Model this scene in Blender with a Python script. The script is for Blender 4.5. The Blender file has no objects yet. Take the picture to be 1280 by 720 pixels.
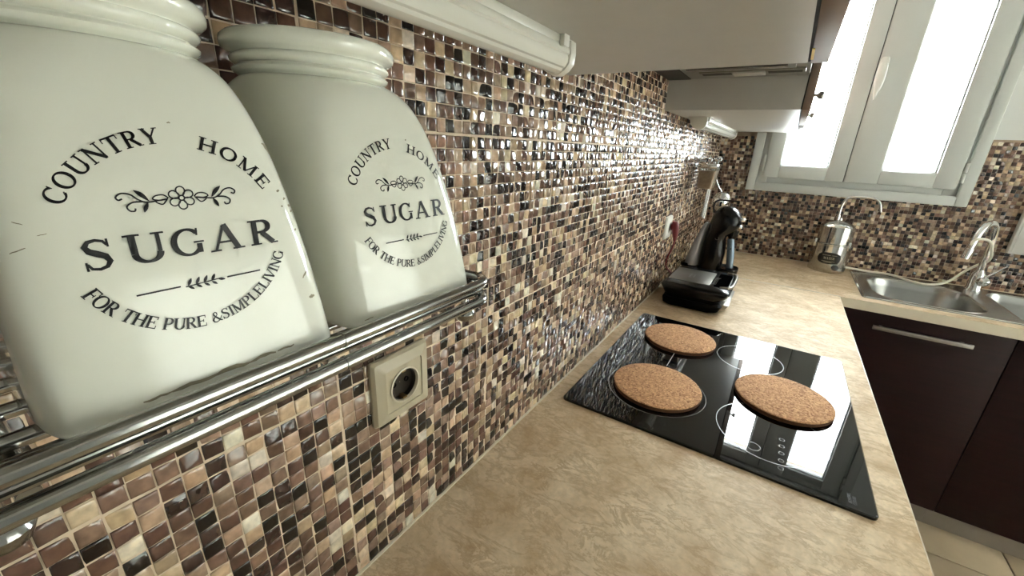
import bpy, bmesh, math, random
import numpy as np
from mathutils import Matrix, Vector

random.seed(7)
rng = np.random.default_rng(11)
scene = bpy.context.scene
COL = scene.collection
PI = math.pi

# ------------------------------------------------------------------ camera
F_PX = 512.6
RIGHT = Vector((0.8362, 0.5469, 0.0424))
FWD = Vector((-0.5051, 0.7978, -0.3291))
UP = Vector((-0.2138, 0.2538, 0.9433))
CAM = Vector((0.3351, -0.5332, 0.5019))
cd = bpy.data.cameras.new('camera')
cd.sensor_width = 36.0
cd.lens = F_PX / 1280 * 36.0
cd.clip_start = 0.01
cam = bpy.data.objects.new('camera', cd)
COL.objects.link(cam)
cam.matrix_world = Matrix(((RIGHT.x, UP.x, -FWD.x, CAM.x),
                           (RIGHT.y, UP.y, -FWD.y, CAM.y),
                           (RIGHT.z, UP.z, -FWD.z, CAM.z),
                           (0, 0, 0, 1)))
scene.camera = cam

# ------------------------------------------------------------------ sky, light, exposure
world = bpy.data.worlds.new('overcast_sky')
scene.world = world
world.use_nodes = True
bgn = world.node_tree.nodes['Background']
bgn.inputs['Color'].default_value = (0.91, 0.965, 1.0, 1)
bgn.inputs['Strength'].default_value = 10.0
vs = scene.view_settings
vs.view_transform = 'Standard'
vs.look = 'None'
vs.exposure = 2.62
vs.gamma = 1.0
vs.use_curve_mapping = False
try:
    scene.cycles.max_bounces = 10
    scene.cycles.diffuse_bounces = 5
    scene.cycles.glossy_bounces = 5
    scene.cycles.transparent_max_bounces = 16
    scene.cycles.sample_clamp_indirect = 12.0
except Exception:
    pass


def portal(name, loc, rot, sx, sy):
    l = bpy.data.lights.new(name, 'AREA')
    l.shape = 'RECTANGLE'
    l.size = sx
    l.size_y = sy
    l.cycles.is_portal = True
    o = bpy.data.objects.new(name, l)
    o.location = loc
    o.rotation_euler = rot
    COL.objects.link(o)
    return o


# daylight comes in through the kitchen window and an added, blinded balcony door (sampling guides only)
portal('window_daylight', (0.575, 2.06, 0.83), (-PI / 2, 0, 0), 0.80, 1.0)
portal('added_door_daylight', (2.72, 0.70, 0.15), (0, PI / 2, 0), 2.1, 2.0)



# ------------------------------------------------------------------ helpers
def lin(c):
    c = [v / 255.0 for v in c]
    return tuple(v / 12.92 if v <= 0.04045 else ((v + 0.055) / 1.055) ** 2.4 for v in c) + (1.0,)


class MB:
    """collects faces of one mesh (world or local coordinates)"""

    def __init__(self):
        self.v = []
        self.f = []

    def add(self, vs_, fs_):
        n = len(self.v)
        self.v += [tuple(p) for p in vs_]
        self.f += [tuple(i + n for i in q) for q in fs_]
        return self

    def box(self, lo, hi):
        x0, y0, z0 = lo
        x1, y1, z1 = hi
        return self.add([(x0, y0, z0), (x1, y0, z0), (x1, y1, z0), (x0, y1, z0), (x0, y0, z1), (x1, y0, z1), (x1, y1, z1), (x0, y1, z1)],
                        [(3, 2, 1, 0), (4, 5, 6, 7), (0, 1, 5, 4), (1, 2, 6, 5), (2, 3, 7, 6), (3, 0, 4, 7)])

    def rings(self, rs, cap0=True, cap1=True, closed=False):
        n = len(rs[0])
        vs_ = [p for r in rs for p in r]
        fs_ = []
        m = len(rs)
        for i in range(m if closed else m - 1):
            for j in range(n):
                a = i * n + j
                b = i * n + (j + 1) % n
                c = ((i + 1) % m) * n + (j + 1) % n
                d = ((i + 1) % m) * n + j
                fs_.append((a, b, c, d))
        if not closed:
            if cap0:
                fs_.append(tuple(range(n))[::-1])
            if cap1:
                fs_.append(tuple((m - 1) * n + j for j in range(n)))
        return self.add(vs_, fs_)

    def tube(self, pts, r, n=10, cap=True, closed=False):
        P = [Vector(p) for p in pts]
        rr = r if isinstance(r, (list, tuple)) else [r] * len(P)
        rs = []
        prev = None
        m = len(P)
        for i in range(m):
            if closed:
                t = (P[(i + 1) % m] - P[i - 1]).normalized()
            else:
                t = (P[min(i + 1, m - 1)] - P[max(i - 1, 0)]).normalized()
            if prev is None:
                a = Vector((0, 0, 1)) if abs(t.z) < 0.9 else Vector((1, 0, 0))
                u = t.cross(a).normalized()
            else:
                u = (prev - t * prev.dot(t)).normalized()
            prev = u
            w = t.cross(u)
            rs.append([tuple(P[i] + (u * math.cos(2 * PI * k / n) + w * math.sin(2 * PI * k / n)) * rr[i]) for k in range(n)])
        return self.rings(rs, cap, cap, closed)

    def lathe(self, prof, c=(0, 0, 0), n=32, axis='z', cap0=True, cap1=True):
        rs = []
        for (r, h) in prof:
            r = max(r, 1e-5)
            ring = []
            for k in range(n):
                a = 2 * PI * k / n
                q = (r * math.cos(a), r * math.sin(a), h)
                if axis == 'x':
                    q = (h, q[0], q[1])
                elif axis == 'y':
                    q = (q[1], h, q[0])
                ring.append((q[0] + c[0], q[1] + c[1], q[2] + c[2]))
            rs.append(ring)
        return self.rings(rs, cap0, cap1)

    def prism(self, poly, axis, lo, hi):
        """2D polygon extruded along an axis; poly in the remaining two axes (xyz order)"""
        def pt(a, b, h):
            return {'x': (h, a, b), 'y': (a, h, b), 'z': (a, b, h)}[axis]
        return self.rings([[pt(a, b, lo) for a, b in poly], [pt(a, b, hi) for a, b in poly]])


def bez(pts, n=8):
    """Catmull-Rom through points"""
    P = [Vector(p) for p in pts]
    P = [P[0] * 2 - P[1]] + P + [P[-1] * 2 - P[-2]]
    out = []
    for i in range(1, len(P) - 2):
        for k in range(n):
            t = k / n
            a, b, c, d = P[i - 1], P[i], P[i + 1], P[i + 2]
            out.append(0.5 * ((2 * b) + (c - a) * t + (2 * a - 5 * b + 4 * c - d) * t * t + (3 * b - a - 3 * c + d) * t ** 3))
    out.append(P[-2])
    return out


def superloop(hx, hy, n_exp, N=48):
    out = []
    for k in range(N):
        a = 2 * PI * k / N
        c, s = math.cos(a), math.sin(a)
        out.append((hx * math.copysign(abs(c) ** (2 / n_exp), c), hy * math.copysign(abs(s) ** (2 / n_exp), s)))
    return out


def rrect(x0, y0, x1, y1, r, k=5):
    out = []
    for cx, cy, a0 in ((x1 - r, y1 - r, 0), (x0 + r, y1 - r, 90), (x0 + r, y0 + r, 180), (x1 - r, y0 + r, 270)):
        for i in range(k + 1):
            a = math.radians(a0 + 90 * i / k)
            out.append((cx + r * math.cos(a), cy + r * math.sin(a)))
    return out


def obj(name, mb, mat, parent=None, smooth=False, bevel=0.0, seg=2, label=None, angle=40):
    me = bpy.data.meshes.new(name)
    if isinstance(mb, MB):
        bm = bmesh.new()
        vv = [bm.verts.new(p) for p in mb.v]
        for f in mb.f:
            try:
                bm.faces.new([vv[i] for i in f])
            except ValueError:
                pass
        bmesh.ops.recalc_face_normals(bm, faces=bm.faces)
        if bevel:
            es = [e for e in bm.edges if len(e.link_faces) == 2 and e.calc_face_angle(0) > math.radians(30)]
            bmesh.ops.bevel(bm, geom=es, offset=bevel, segments=seg, affect='EDGES', profile=0.5, clamp_overlap=True)
        if smooth or bevel:
            for f in bm.faces:
                f.smooth = True
            for e in bm.edges:
                if len(e.link_faces) == 2 and e.calc_face_angle(0) > math.radians(angle):
                    e.smooth = False
        bm.to_mesh(me)
        bm.free()
    else:
        bm = mb
        bm.to_mesh(me)
        bm.free()
    if isinstance(mat, (list, tuple)):
        for m in mat:
            me.materials.append(m)
    else:
        me.materials.append(mat)
    o = bpy.data.objects.new(name, me)
    COL.objects.link(o)
    if parent is not None:
        o.parent = parent
        root = parent
        while root.parent is not None:
            root = root.parent
        if parent.parent is None and not parent.get('local'):
            o.matrix_parent_inverse = Matrix.Translation(-parent.location)
    if label:
        o['label'] = label
    return o


def thing(name, label, cat, loc, group=None, rotz=None):
    o = bpy.data.objects.new(name, None)
    o.empty_display_size = 0.05
    COL.objects.link(o)
    o.location = loc
    if rotz is not None:
        o.rotation_euler = (0, 0, rotz)
        o['local'] = 1
    o['label'] = label
    o['category'] = cat
    if group:
        o['group'] = group
    return o


def tag(o, label, cat, group=None):
    o['label'] = label
    o['category'] = cat
    if group:
        o['group'] = group
    return o


def struct(o, label=None, cat=None):
    o['kind'] = 'structure'
    if label:
        o['label'] = label
    if cat:
        o['category'] = cat
    return o


# ------------------------------------------------------------------ materials
def mat(name, color, rough=0.5, metal=0.0, coat=0.0, spec=0.5, noise=None, bump=None, ior=1.5):
    """noise=(scale, amount, stretch) tints the colour; bump=(scale, strength, distance)"""
    m = bpy.data.materials.new(name)
    m.use_nodes = True
    nt = m.node_tree
    b = nt.nodes['Principled BSDF']
    col = lin(color) if max(color) > 1.0 else tuple(color) + (1,)
    b.inputs['Base Color'].default_value = col
    b.inputs['Roughness'].default_value = rough
    b.inputs['Metallic'].default_value = metal
    b.inputs['Coat Weight'].default_value = coat
    b.inputs['Coat Roughness'].default_value = 0.05
    b.inputs['Specular IOR Level'].default_value = spec
    b.inputs['IOR'].default_value = ior
    tc = None
    if noise or bump:
        tc = nt.nodes.new('ShaderNodeTexCoord')
    if noise:
        mp = nt.nodes.new('ShaderNodeMapping')
        mp.inputs['Scale'].default_value = noise[2] if len(noise) > 2 else (1, 1, 1)
        nz = nt.nodes.new('ShaderNodeTexNoise')
        nz.inputs['Scale'].default_value = noise[0]
        nz.inputs['Detail'].default_value = 6
        nt.links.new(tc.outputs['Object'], mp.inputs['Vector'])
        nt.links.new(mp.outputs['Vector'], nz.inputs['Vector'])
        mx = nt.nodes.new('ShaderNodeMix')
        mx.data_type = 'RGBA'
        mx.inputs[6].default_value = tuple(c * (1 - noise[1]) for c in col[:3]) + (1,)
        mx.inputs[7].default_value = tuple(min(1, c * (1 + noise[1])) for c in col[:3]) + (1,)
        nt.links.new(nz.outputs['Fac'], mx.inputs[0])
        nt.links.new(mx.outputs[2], b.inputs['Base Color'])
    if bump:
        nb = nt.nodes.new('ShaderNodeTexNoise')
        nb.inputs['Scale'].default_value = bump[0]
        nb.inputs['Detail'].default_value = 3
        nt.links.new(tc.outputs['Object'], nb.inputs['Vector'])
        bp = nt.nodes.new('ShaderNodeBump')
        bp.inputs['Strength'].default_value = bump[1]
        bp.inputs['Distance'].default_value = bump[2]
        nt.links.new(nb.outputs['Fac'], bp.inputs['Height'])
        nt.links.new(bp.outputs['Normal'], b.inputs['Normal'])
    return m


def tile_mat(name, source):
    m = bpy.data.materials.new(name)
    m.use_nodes = True
    nt = m.node_tree
    b = nt.nodes['Principled BSDF']
    if source == 'attr':
        src = nt.nodes.new('ShaderNodeAttribute')
        src.attribute_name = 'tile_color'
    else:
        src = nt.nodes.new('ShaderNodeObjectInfo')
    geo = nt.nodes.new('ShaderNodeNewGeometry')
    nz = nt.nodes.new('ShaderNodeTexNoise')
    nz.inputs['Scale'].default_value = 110
    nz.inputs['Detail'].default_value = 4
    nt.links.new(geo.outputs['Position'], nz.inputs['Vector'])
    mr = nt.nodes.new('ShaderNodeMapRange')
    mr.inputs[1].default_value = 0.3
    mr.inputs[2].default_value = 0.7
    mr.inputs[3].default_value = 0.72
    mr.inputs[4].default_value = 1.22
    nt.links.new(nz.outputs['Fac'], mr.inputs[0])
    mul = nt.nodes.new('ShaderNodeMix')
    mul.data_type = 'RGBA'
    mul.blend_type = 'MULTIPLY'
    mul.inputs[0].default_value = 1.0
    nt.links.new(src.outputs['Color'], mul.inputs[6])
    nt.links.new(mr.outputs[0], mul.inputs[7])
    nt.links.new(mul.outputs[2], b.inputs['Base Color'])
    b.inputs['Roughness'].default_value = 0.09
    b.inputs['IOR'].default_value = 1.6
    b.inputs['Specular IOR Level'].default_value = 0.62
    nb = nt.nodes.new('ShaderNodeTexNoise')
    nb.inputs['Scale'].default_value = 75
    nb.inputs['Detail'].default_value = 1
    nt.links.new(geo.outputs['Position'], nb.inputs['Vector'])
    bp = nt.nodes.new('ShaderNodeBump')
    bp.inputs['Strength'].default_value = 0.7
    bp.inputs['Distance'].default_value = 0.0013
    nt.links.new(nb.outputs['Fac'], bp.inputs['Height'])
    nt.links.new(bp.outputs['Normal'], b.inputs['Normal'])
    return m


def laminate_mat():
    m = bpy.data.materials.new('beige_stone_laminate')
    m.use_nodes = True
    nt = m.node_tree
    N = nt.nodes
    L = nt.links
    b = N['Principled BSDF']
    b.inputs['Roughness'].default_value = 0.5
    b.inputs['Specular IOR Level'].default_value = 0.16
    tc = N.new('ShaderNodeTexCoord')
    n1 = N.new('ShaderNodeTexNoise')
    n1.inputs['Scale'].default_value = 11
    n1.inputs['Detail'].default_value = 8
    n1.inputs['Roughness'].default_value = 0.62
    n1.inputs['Distortion'].default_value = 0.6
    L.new(tc.outputs['Object'], n1.inputs['Vector'])
    r1 = N.new('ShaderNodeValToRGB')
    r1.color_ramp.elements[0].position = 0.32
    r1.color_ramp.elements[0].color = lin((188, 161, 126))
    r1.color_ramp.elements[1].position = 0.68
    r1.color_ramp.elements[1].color = lin((230, 211, 182))
    L.new(n1.outputs['Fac'], r1.inputs['Fac'])
    # thin brown veins where a warped noise crosses its middle value
    mp = N.new('ShaderNodeMapping')
    mp.inputs['Rotation'].default_value = (0, 0, math.radians(28))
    mp.inputs['Scale'].default_value = (1.0, 1.9, 1.0)
    L.new(tc.outputs['Object'], mp.inputs['Vector'])
    n2 = N.new('ShaderNodeTexNoise')
    n2.inputs['Scale'].default_value = 15
    n2.inputs['Detail'].default_value = 9
    n2.inputs['Roughness'].default_value = 0.7
    n2.inputs['Distortion'].default_value = 0.5
    L.new(mp.outputs['Vector'], n2.inputs['Vector'])
    r2 = N.new('ShaderNodeValToRGB')
    e = r2.color_ramp.elements
    e[0].position = 0.425
    e[0].color = (0, 0, 0, 1)
    e[1].position = 0.500
    e[1].color = (1, 1, 1, 1)
    e2 = r2.color_ramp.elements.new(0.535)
    e2.color = (0, 0, 0, 1)
    L.new(n2.outputs['Fac'], r2.inputs['Fac'])
    n3 = N.new('ShaderNodeTexNoise')
    n3.inputs['Scale'].default_value = 12
    L.new(tc.outputs['Object'], n3.inputs['Vector'])
    mm = N.new('ShaderNodeMath')
    mm.operation = 'MULTIPLY'
    L.new(r2.outputs['Color'], mm.inputs[0])
    L.new(n3.outputs['Fac'], mm.inputs[1])
    mx = N.new('ShaderNodeMix')
    mx.data_type = 'RGBA'
    L.new(mm.outputs[0], mx.inputs[0])
    L.new(r1.outputs['Color'], mx.inputs[6])
    mx.inputs[7].default_value = lin((168, 140, 106))
    # fine speckle
    n4 = N.new('ShaderNodeTexNoise')
    n4.inputs['Scale'].default_value = 120
    n4.inputs['Detail'].default_value = 3
    L.new(tc.outputs['Object'], n4.inputs['Vector'])
    mr = N.new('ShaderNodeMapRange')
    mr.inputs[1].default_value = 0.3
    mr.inputs[2].default_value = 0.7
    mr.inputs[3].default_value = 0.9
    mr.inputs[4].default_value = 1.06
    L.new(n4.outputs['Fac'], mr.inputs[0])
    mu = N.new('ShaderNodeMix')
    mu.data_type = 'RGBA'
    mu.blend_type = 'MULTIPLY'
    mu.inputs[0].default_value = 1
    L.new(mx.outputs[2], mu.inputs[6])
    L.new(mr.outputs[0], mu.inputs[7])
    L.new(mu.outputs[2], b.inputs['Base Color'])
    return m


def cork_mat():
    m = bpy.data.materials.new('granulated_cork')
    m.use_nodes = True
    nt = m.node_tree
    N = nt.nodes
    L = nt.links
    b = N['Principled BSDF']
    b.inputs['Roughness'].default_value = 0.85
    tc = N.new('ShaderNodeTexCoord')
    v = N.new('ShaderNodeTexVoronoi')
    v.inputs['Scale'].default_value = 330
    L.new(tc.outputs['Object'], v.inputs['Vector'])
    sp = N.new('ShaderNodeSeparateColor')
    L.new(v.outputs['Color'], sp.inputs[0])
    r = N.new('ShaderNodeValToRGB')
    e = r.color_ramp.elements
    e[0].position = 0.0
    e[0].color = lin((140, 92, 56))
    e[1].position = 1.0
    e[1].color = lin((226, 180, 130))
    for p_, c_ in ((0.12, (172, 122, 82)), (0.5, (196, 146, 102)), (0.8, (208, 160, 114))):
        q = r.color_ramp.elements.new(p_)
        q.color = lin(c_)
    L.new(sp.outputs[0], r.inputs['Fac'])
    L.new(r.outputs['Color'], b.inputs['Base Color'])
    bp = N.new('ShaderNodeBump')
    bp.inputs['Strength'].default_value = 0.35
    bp.inputs['Distance'].default_value = 0.0006
    L.new(v.outputs['Distance'], bp.inputs['Height'])
    L.new(bp.outputs['Normal'], b.inputs['Normal'])
    return m


def pane_mat():
    m = bpy.data.materials.new('window_glass')
    m.use_nodes = True
    nt = m.node_tree
    N = nt.nodes
    L = nt.links
    for n in list(N):
        if n.type == 'BSDF_PRINCIPLED':
            N.remove(n)
    out = [n for n in N if n.type == 'OUTPUT_MATERIAL'][0]
    t = N.new('ShaderNodeBsdfTransparent')
    t.inputs['Color'].default_value = (0.96, 0.98, 0.97, 1)
    g = N.new('ShaderNodeBsdfGlossy')
    g.inputs['Roughness'].default_value = 0.02
    fr = N.new('ShaderNodeFresnel')
    fr.inputs['IOR'].default_value = 1.3
    mx = N.new('ShaderNodeMixShader')
    L.new(fr.outputs[0], mx.inputs[0])
    L.new(t.outputs[0], mx.inputs[1])
    L.new(g.outputs[0], mx.inputs[2])
    L.new(mx.outputs[0], out.inputs['Surface'])
    return m


def fill_blind_mat():
    m = bpy.data.materials.new('fill_light_blind_fabric')
    m.use_nodes = True
    nt = m.node_tree
    N = nt.nodes
    out = [n for n in N if n.type == 'OUTPUT_MATERIAL'][0]
    for n in list(N):
        if n.type == 'BSDF_PRINCIPLED':
            N.remove(n)
    t = N.new('ShaderNodeBsdfTranslucent')
    t.inputs['Color'].default_value = (0.42, 0.41, 0.385, 1)
    g = N.new('ShaderNodeBsdfDiffuse')
    g.inputs['Color'].default_value = (0.78, 0.76, 0.72, 1)
    mx = N.new('ShaderNodeMixShader')
    mx.inputs[0].default_value = 0.10
    nt.links.new(t.outputs[0], mx.inputs[1])
    nt.links.new(g.outputs[0], mx.inputs[2])
    nt.links.new(mx.outputs[0], out.inputs['Surface'])
    return m


M = {}
M['blind'] = fill_blind_mat()  # fabric of the added blind, lets fill light into the room
M['grout'] = mat('cream_grout', (208, 188, 162), 0.6, noise=(40, 0.12))
M['grout_grey'] = mat('taupe_grout', (158, 138, 120), 0.7, noise=(40, 0.12))
M['tile_attr'] = tile_mat('glass_mosaic_field', 'attr')
M['tile_obj'] = tile_mat('glass_mosaic_piece', 'obj')
M['plaster'] = mat('white_plaster', (214, 216, 214), 0.85, bump=(60, 0.3, 0.001))
M['ceiling'] = mat('ceiling_paint', (225, 222, 214), 0.9)
M['floor'] = mat('floor_stoneware', (176, 158, 132), 0.4, noise=(9, 0.18))
M['floor_grout'] = mat('floor_grout', (110, 98, 84), 0.9)
M['laminate'] = laminate_mat()
M['edge'] = mat('worktop_edge_band', (214, 203, 182), 0.3, noise=(25, 0.08))
M['joint'] = mat('joint_sealant', (196, 190, 178), 0.4)
M['wenge'] = mat('dark_wenge_front', (34, 15, 14), 0.5, spec=0.15, noise=(6, 0.4, (1, 1, 14)))
M['carcass'] = mat('white_melamine', (186, 183, 176), 0.45, noise=(30, 0.05), bump=(400, 0.06, 0.0004))
M['taupe_front'] = mat('taupe_lacquer_front', (140, 122, 110), 0.65, spec=0.12, noise=(14, 0.18))
M['plinth'] = mat('grey_plinth', (128, 118, 106), 0.4, noise=(20, 0.1))
M['gap_shade'] = mat('strip_dark_gap', (20, 18, 17), 0.7)
M['enamel'] = mat('ivory_enamel', (226, 226, 214), 0.13, coat=0.6, noise=(5, 0.03))
M['print'] = mat('black_print', (14, 13, 14), 0.4)
M['rust'] = mat('chipped_metal', (132, 124, 102), 0.7, noise=(260, 0.55))
M['chrome'] = mat('polished_chrome', (226, 226, 226), 0.07, 1.0)
M['rail_chrome'] = mat('brushed_chrome_rail', (166, 166, 164), 0.14, 1.0)
M['steel'] = mat('brushed_steel', (182, 182, 180), 0.26, 1.0, noise=(30, 0.1, (1, 12, 1)))
M['steel_bright'] = mat('polished_steel', (205, 203, 198), 0.13, 1.0)
M['handle'] = mat('satin_aluminium', (150, 146, 140), 0.35, 1.0)
M['glass_black'] = mat('black_ceramic_glass', (5, 5, 6), 0.018, 0.0, spec=0.62, ior=1.52)
M['zone_print'] = mat('grey_zone_print', (78, 78, 78), 0.25)
M['white_print'] = mat('pale_print', (178, 178, 176), 0.4)
M['cork'] = cork_mat()
M['cork_edge'] = mat('shaded_cork_edge', (92, 56, 34), 0.9, noise=(300, 0.3))  # trivet rim: edge shadow put into the colour, darker than the top
M['socket'] = mat('champagne_plastic', (176, 166, 142), 0.32, noise=(60, 0.03))
M['socket_rim'] = mat('pale_socket_rim', (204, 196, 176), 0.25)
M['socket_dark'] = mat('dark_socket_well', (40, 35, 28), 0.3)
M['pin'] = mat('brass_contact', (150, 128, 84), 0.3, 1.0)
M['pvc'] = mat('white_pvc', (198, 201, 198), 0.35)
M['pvc_handle'] = mat('pale_grey_handle', (226, 226, 222), 0.2)
M['pvc_gap'] = mat('black_gasket', (30, 30, 30), 0.7)
M['pane'] = pane_mat()
M['lamp_white'] = mat('white_lamp_housing', (214, 212, 202), 0.3)
M['diffuser'] = mat('ribbed_diffuser', (222, 221, 212), 0.16, coat=0.4)
M['hood_grey'] = mat('grey_hood_steel', (128, 124, 114), 0.4, 0.3)
M['hood_dark'] = mat('dark_hood_recess', (46, 42, 38), 0.6)
M['black_plastic'] = mat('gloss_black_plastic', (6, 6, 7), 0.2, spec=0.35)
M['black_matte'] = mat('matt_black_plastic', (6, 6, 6), 0.6, spec=0.08)
M['well_black'] = mat('black_handle_well', (4, 4, 4), 0.9, spec=0.0)
M['grill_silver'] = mat('brushed_lid_plate', (122, 117, 108), 0.32, 0.9)
M['blue_grey'] = mat('blue_grey_column', (112, 128, 146), 0.25, 0.4)
M['tank'] = mat('smoky_tank', (150, 148, 150), 0.12, noise=(12, 0.15))
M['red'] = mat('dark_red_plug', (104, 12, 20), 0.35)
M['white_plastic'] = mat('white_plastic', (228, 226, 220), 0.3)
M['spice'] = mat('brown_spice', (186, 164, 142), 0.8, noise=(90, 0.3))
M['clear'] = pane_mat()
M['badge'] = mat('black_badge', (30, 27, 22), 0.3)
M['badge_print'] = mat('pale_badge_print', (176, 168, 150), 0.4)
M['hose'] = mat('cream_hose', (232, 226, 210), 0.35)
M['yellow'] = mat('yellow_sticker', (232, 190, 40), 0.5)

# ------------------------------------------------------------------ dimensions (metres; worktop top is z = 0)
WT = 0.604          # worktop depth, left run
YJ = 1.4306         # front edge of the sink run
YB = 2.0            # back wall
ZF = -0.90          # floor
ZC = 1.62           # ceiling
XR = 2.6            # right wall
YF = -2.0           # wall behind the camera
ZU = 0.6135         # underside of the upper cabinets
PITCH = 0.0149
TS = 0.0140
THK = 0.0016

# ------------------------------------------------------------------ room shell
o = obj('floor', MB().box((-0.1, YF - 0.1, ZF - 0.12), (XR + 0.1, YB + 0.2, ZF - 0.006)), M['floor_grout'])
struct(o)
floor_ob = o
ft = MB().box((-0.164, -0.164, -0.006), (0.164, 0.164, 0.0))
ft_mesh = None
for i in range(8):
    for j in range(12):
        cx, cy = 0.17 + i * 0.333, YF + 0.17 + j * 0.333
        if cx < 0.45 or (cy > 1.62):
            continue
        if ft_mesh is None:
            t = obj('floor_tile', ft, M['floor'], None, bevel=0.0015)
            ft_mesh = t.data
        else:
            t = bpy.data.objects.new('floor_tile', ft_mesh)
            COL.objects.link(t)
        t.location = (cx, cy, ZF)
        t.parent = floor_ob
struct(obj('ceiling', MB().box((-0.1, YF - 0.1, ZC), (XR + 0.1, YB + 0.2, ZC + 0.1)), M['ceiling']))
wl = obj('wall_left', MB().box((-0.12, YF - 0.1, ZF), (-0.0012, YB + 0.2, ZC)), M['grout'])
struct(wl)
# back wall with the window opening
WX0, WX1, WZ0, WZ1 = 0.19, 0.96, 0.365, 1.31
wb = MB()
wb.box((-0.1, YB + 0.0012, ZF), (WX0, YB + 0.2, ZC))
wb.box((WX1, YB + 0.0012, ZF), (XR + 0.1, YB + 0.2, ZC))
wb.box((WX0, YB + 0.0012, ZF), (WX1, YB + 0.2, WZ0))
wb.box((WX0, YB + 0.0012, WZ1), (WX1, YB + 0.2, ZC))
wall_back = struct(obj('wall_back', wb, M['grout_grey']))
pl = MB().box((0.985, YB - 0.004, 0.604), (XR, YB + 0.0012, ZC))
pl.box((0.0, YB - 0.004, 1.33), (0.985, YB + 0.0012, ZC))
obj('plaster_coat', pl, M['plaster'], wall_back)
pl = MB().box((-0.0012, YF, 1.32), (0.003, YB, ZC))
pl.box((-0.0012, YF, ZF), (0.003, -1.31, 1.32))
obj('plaster_coat', pl, M['plaster'], wl)
# right wall, out of view: balcony door and translucent blind added for fill light
DY0, DY1, DZ1 = -0.3, 1.7, 1.2
wr = MB()
wr.box((XR, YF - 0.1, ZF), (XR + 0.12, DY0, ZC))
wr.box((XR, DY1, ZF), (XR + 0.12, YB + 0.2, ZC))
wr.box((XR, DY0, DZ1), (XR + 0.12, DY1, ZC))
struct(obj('wall_right', wr, M['plaster']))
dr = bpy.data.objects.new('added_balcony_door_1', None)
dr.location = (XR + 0.05, 0.7, ZF)
COL.objects.link(dr)
struct(dr)
m_ = MB()
for y0 in (DY0, 0.67, DY1 - 0.06):
    m_.box((XR + 0.04, y0, ZF), (XR + 0.10, y0 + 0.06, DZ1))
m_.box((XR + 0.04, DY0, DZ1 - 0.06), (XR + 0.10, DY1, DZ1))
m_.box((XR + 0.04, DY0, ZF), (XR + 0.10, DY1, ZF + 0.08))
obj('door_frame', m_, M['pvc'], dr, bevel=0.003)
for y0, y1 in ((DY0 + 0.06, 0.67), (0.73, DY1 - 0.06)):
    obj('pane', MB().box((XR + 0.068, y0, ZF + 0.08), (XR + 0.072, y1, DZ1 - 0.06)), M['pane'], dr)
bl = thing('added_fill_blind', 'added white blind passing fill light, drawn over an added balcony door', 'blind', (XR - 0.02, 0.7, ZF + 0.02))
obj('cassette', MB().box((XR - 0.075, DY0 - 0.06, DZ1 + 0.01), (XR - 0.002, DY1 + 0.06, DZ1 + 0.08)), M['white_plastic'], bl, bevel=0.004)
obj('fabric', MB().box((XR - 0.032, DY0 - 0.05, ZF + 0.03), (XR - 0.031, DY1 + 0.05, DZ1 + 0.012)), M['blind'], bl)
obj('bottom_bar', MB().box((XR - 0.040, DY0 - 0.05, ZF + 0.012), (XR - 0.024, DY1 + 0.05, ZF + 0.034)), M['white_plastic'], bl, bevel=0.003)
struct(obj('wall_front', MB().box((-0.1, YF - 0.1, ZF), (XR + 0.1, YF, ZC)), M['plaster']))
# ------------------------------------------------------------------ mosaic tiles
PAL = [((24, 16, 15), 0.15), ((64, 45, 39), 0.15), ((98, 71, 58), 0.17), ((128, 101, 84), 0.17),
       ((150, 126, 107), 0.12), ((182, 154, 126), 0.11), ((208, 184, 152), 0.085), ((224, 212, 192), 0.045)]
PC = np.array([lin(c)[:3] for c, w in PAL])
PW = np.array([w for c, w in PAL])
PW = PW / PW.sum()
H = TS / 2
RING = [(H, -THK), (H, -0.00080), (H - 0.0006, -0.00026), (H - 0.0024, 0.0)]
T_V = np.array([(a * r, b * r, h) for r, h in RING for a, b in ((-1, -1), (1, -1), (1, 1), (-1, 1))])
T_F = []
for i in range(3):
    for j in range(4):
        T_F.append((i * 4 + j, i * 4 + (j + 1) % 4, (i + 1) * 4 + (j + 1) % 4, (i + 1) * 4 + j))
T_F.append((12, 13, 14, 15))
T_F = np.array(T_F)


def tile_colors(n):
    c = PC[rng.choice(len(PC), size=n, p=PW)]
    return np.clip(c * rng.uniform(0.8, 1.2, (n, 1)) * rng.uniform(0.95, 1.05, (n, 3)), 0, 1)


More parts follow.
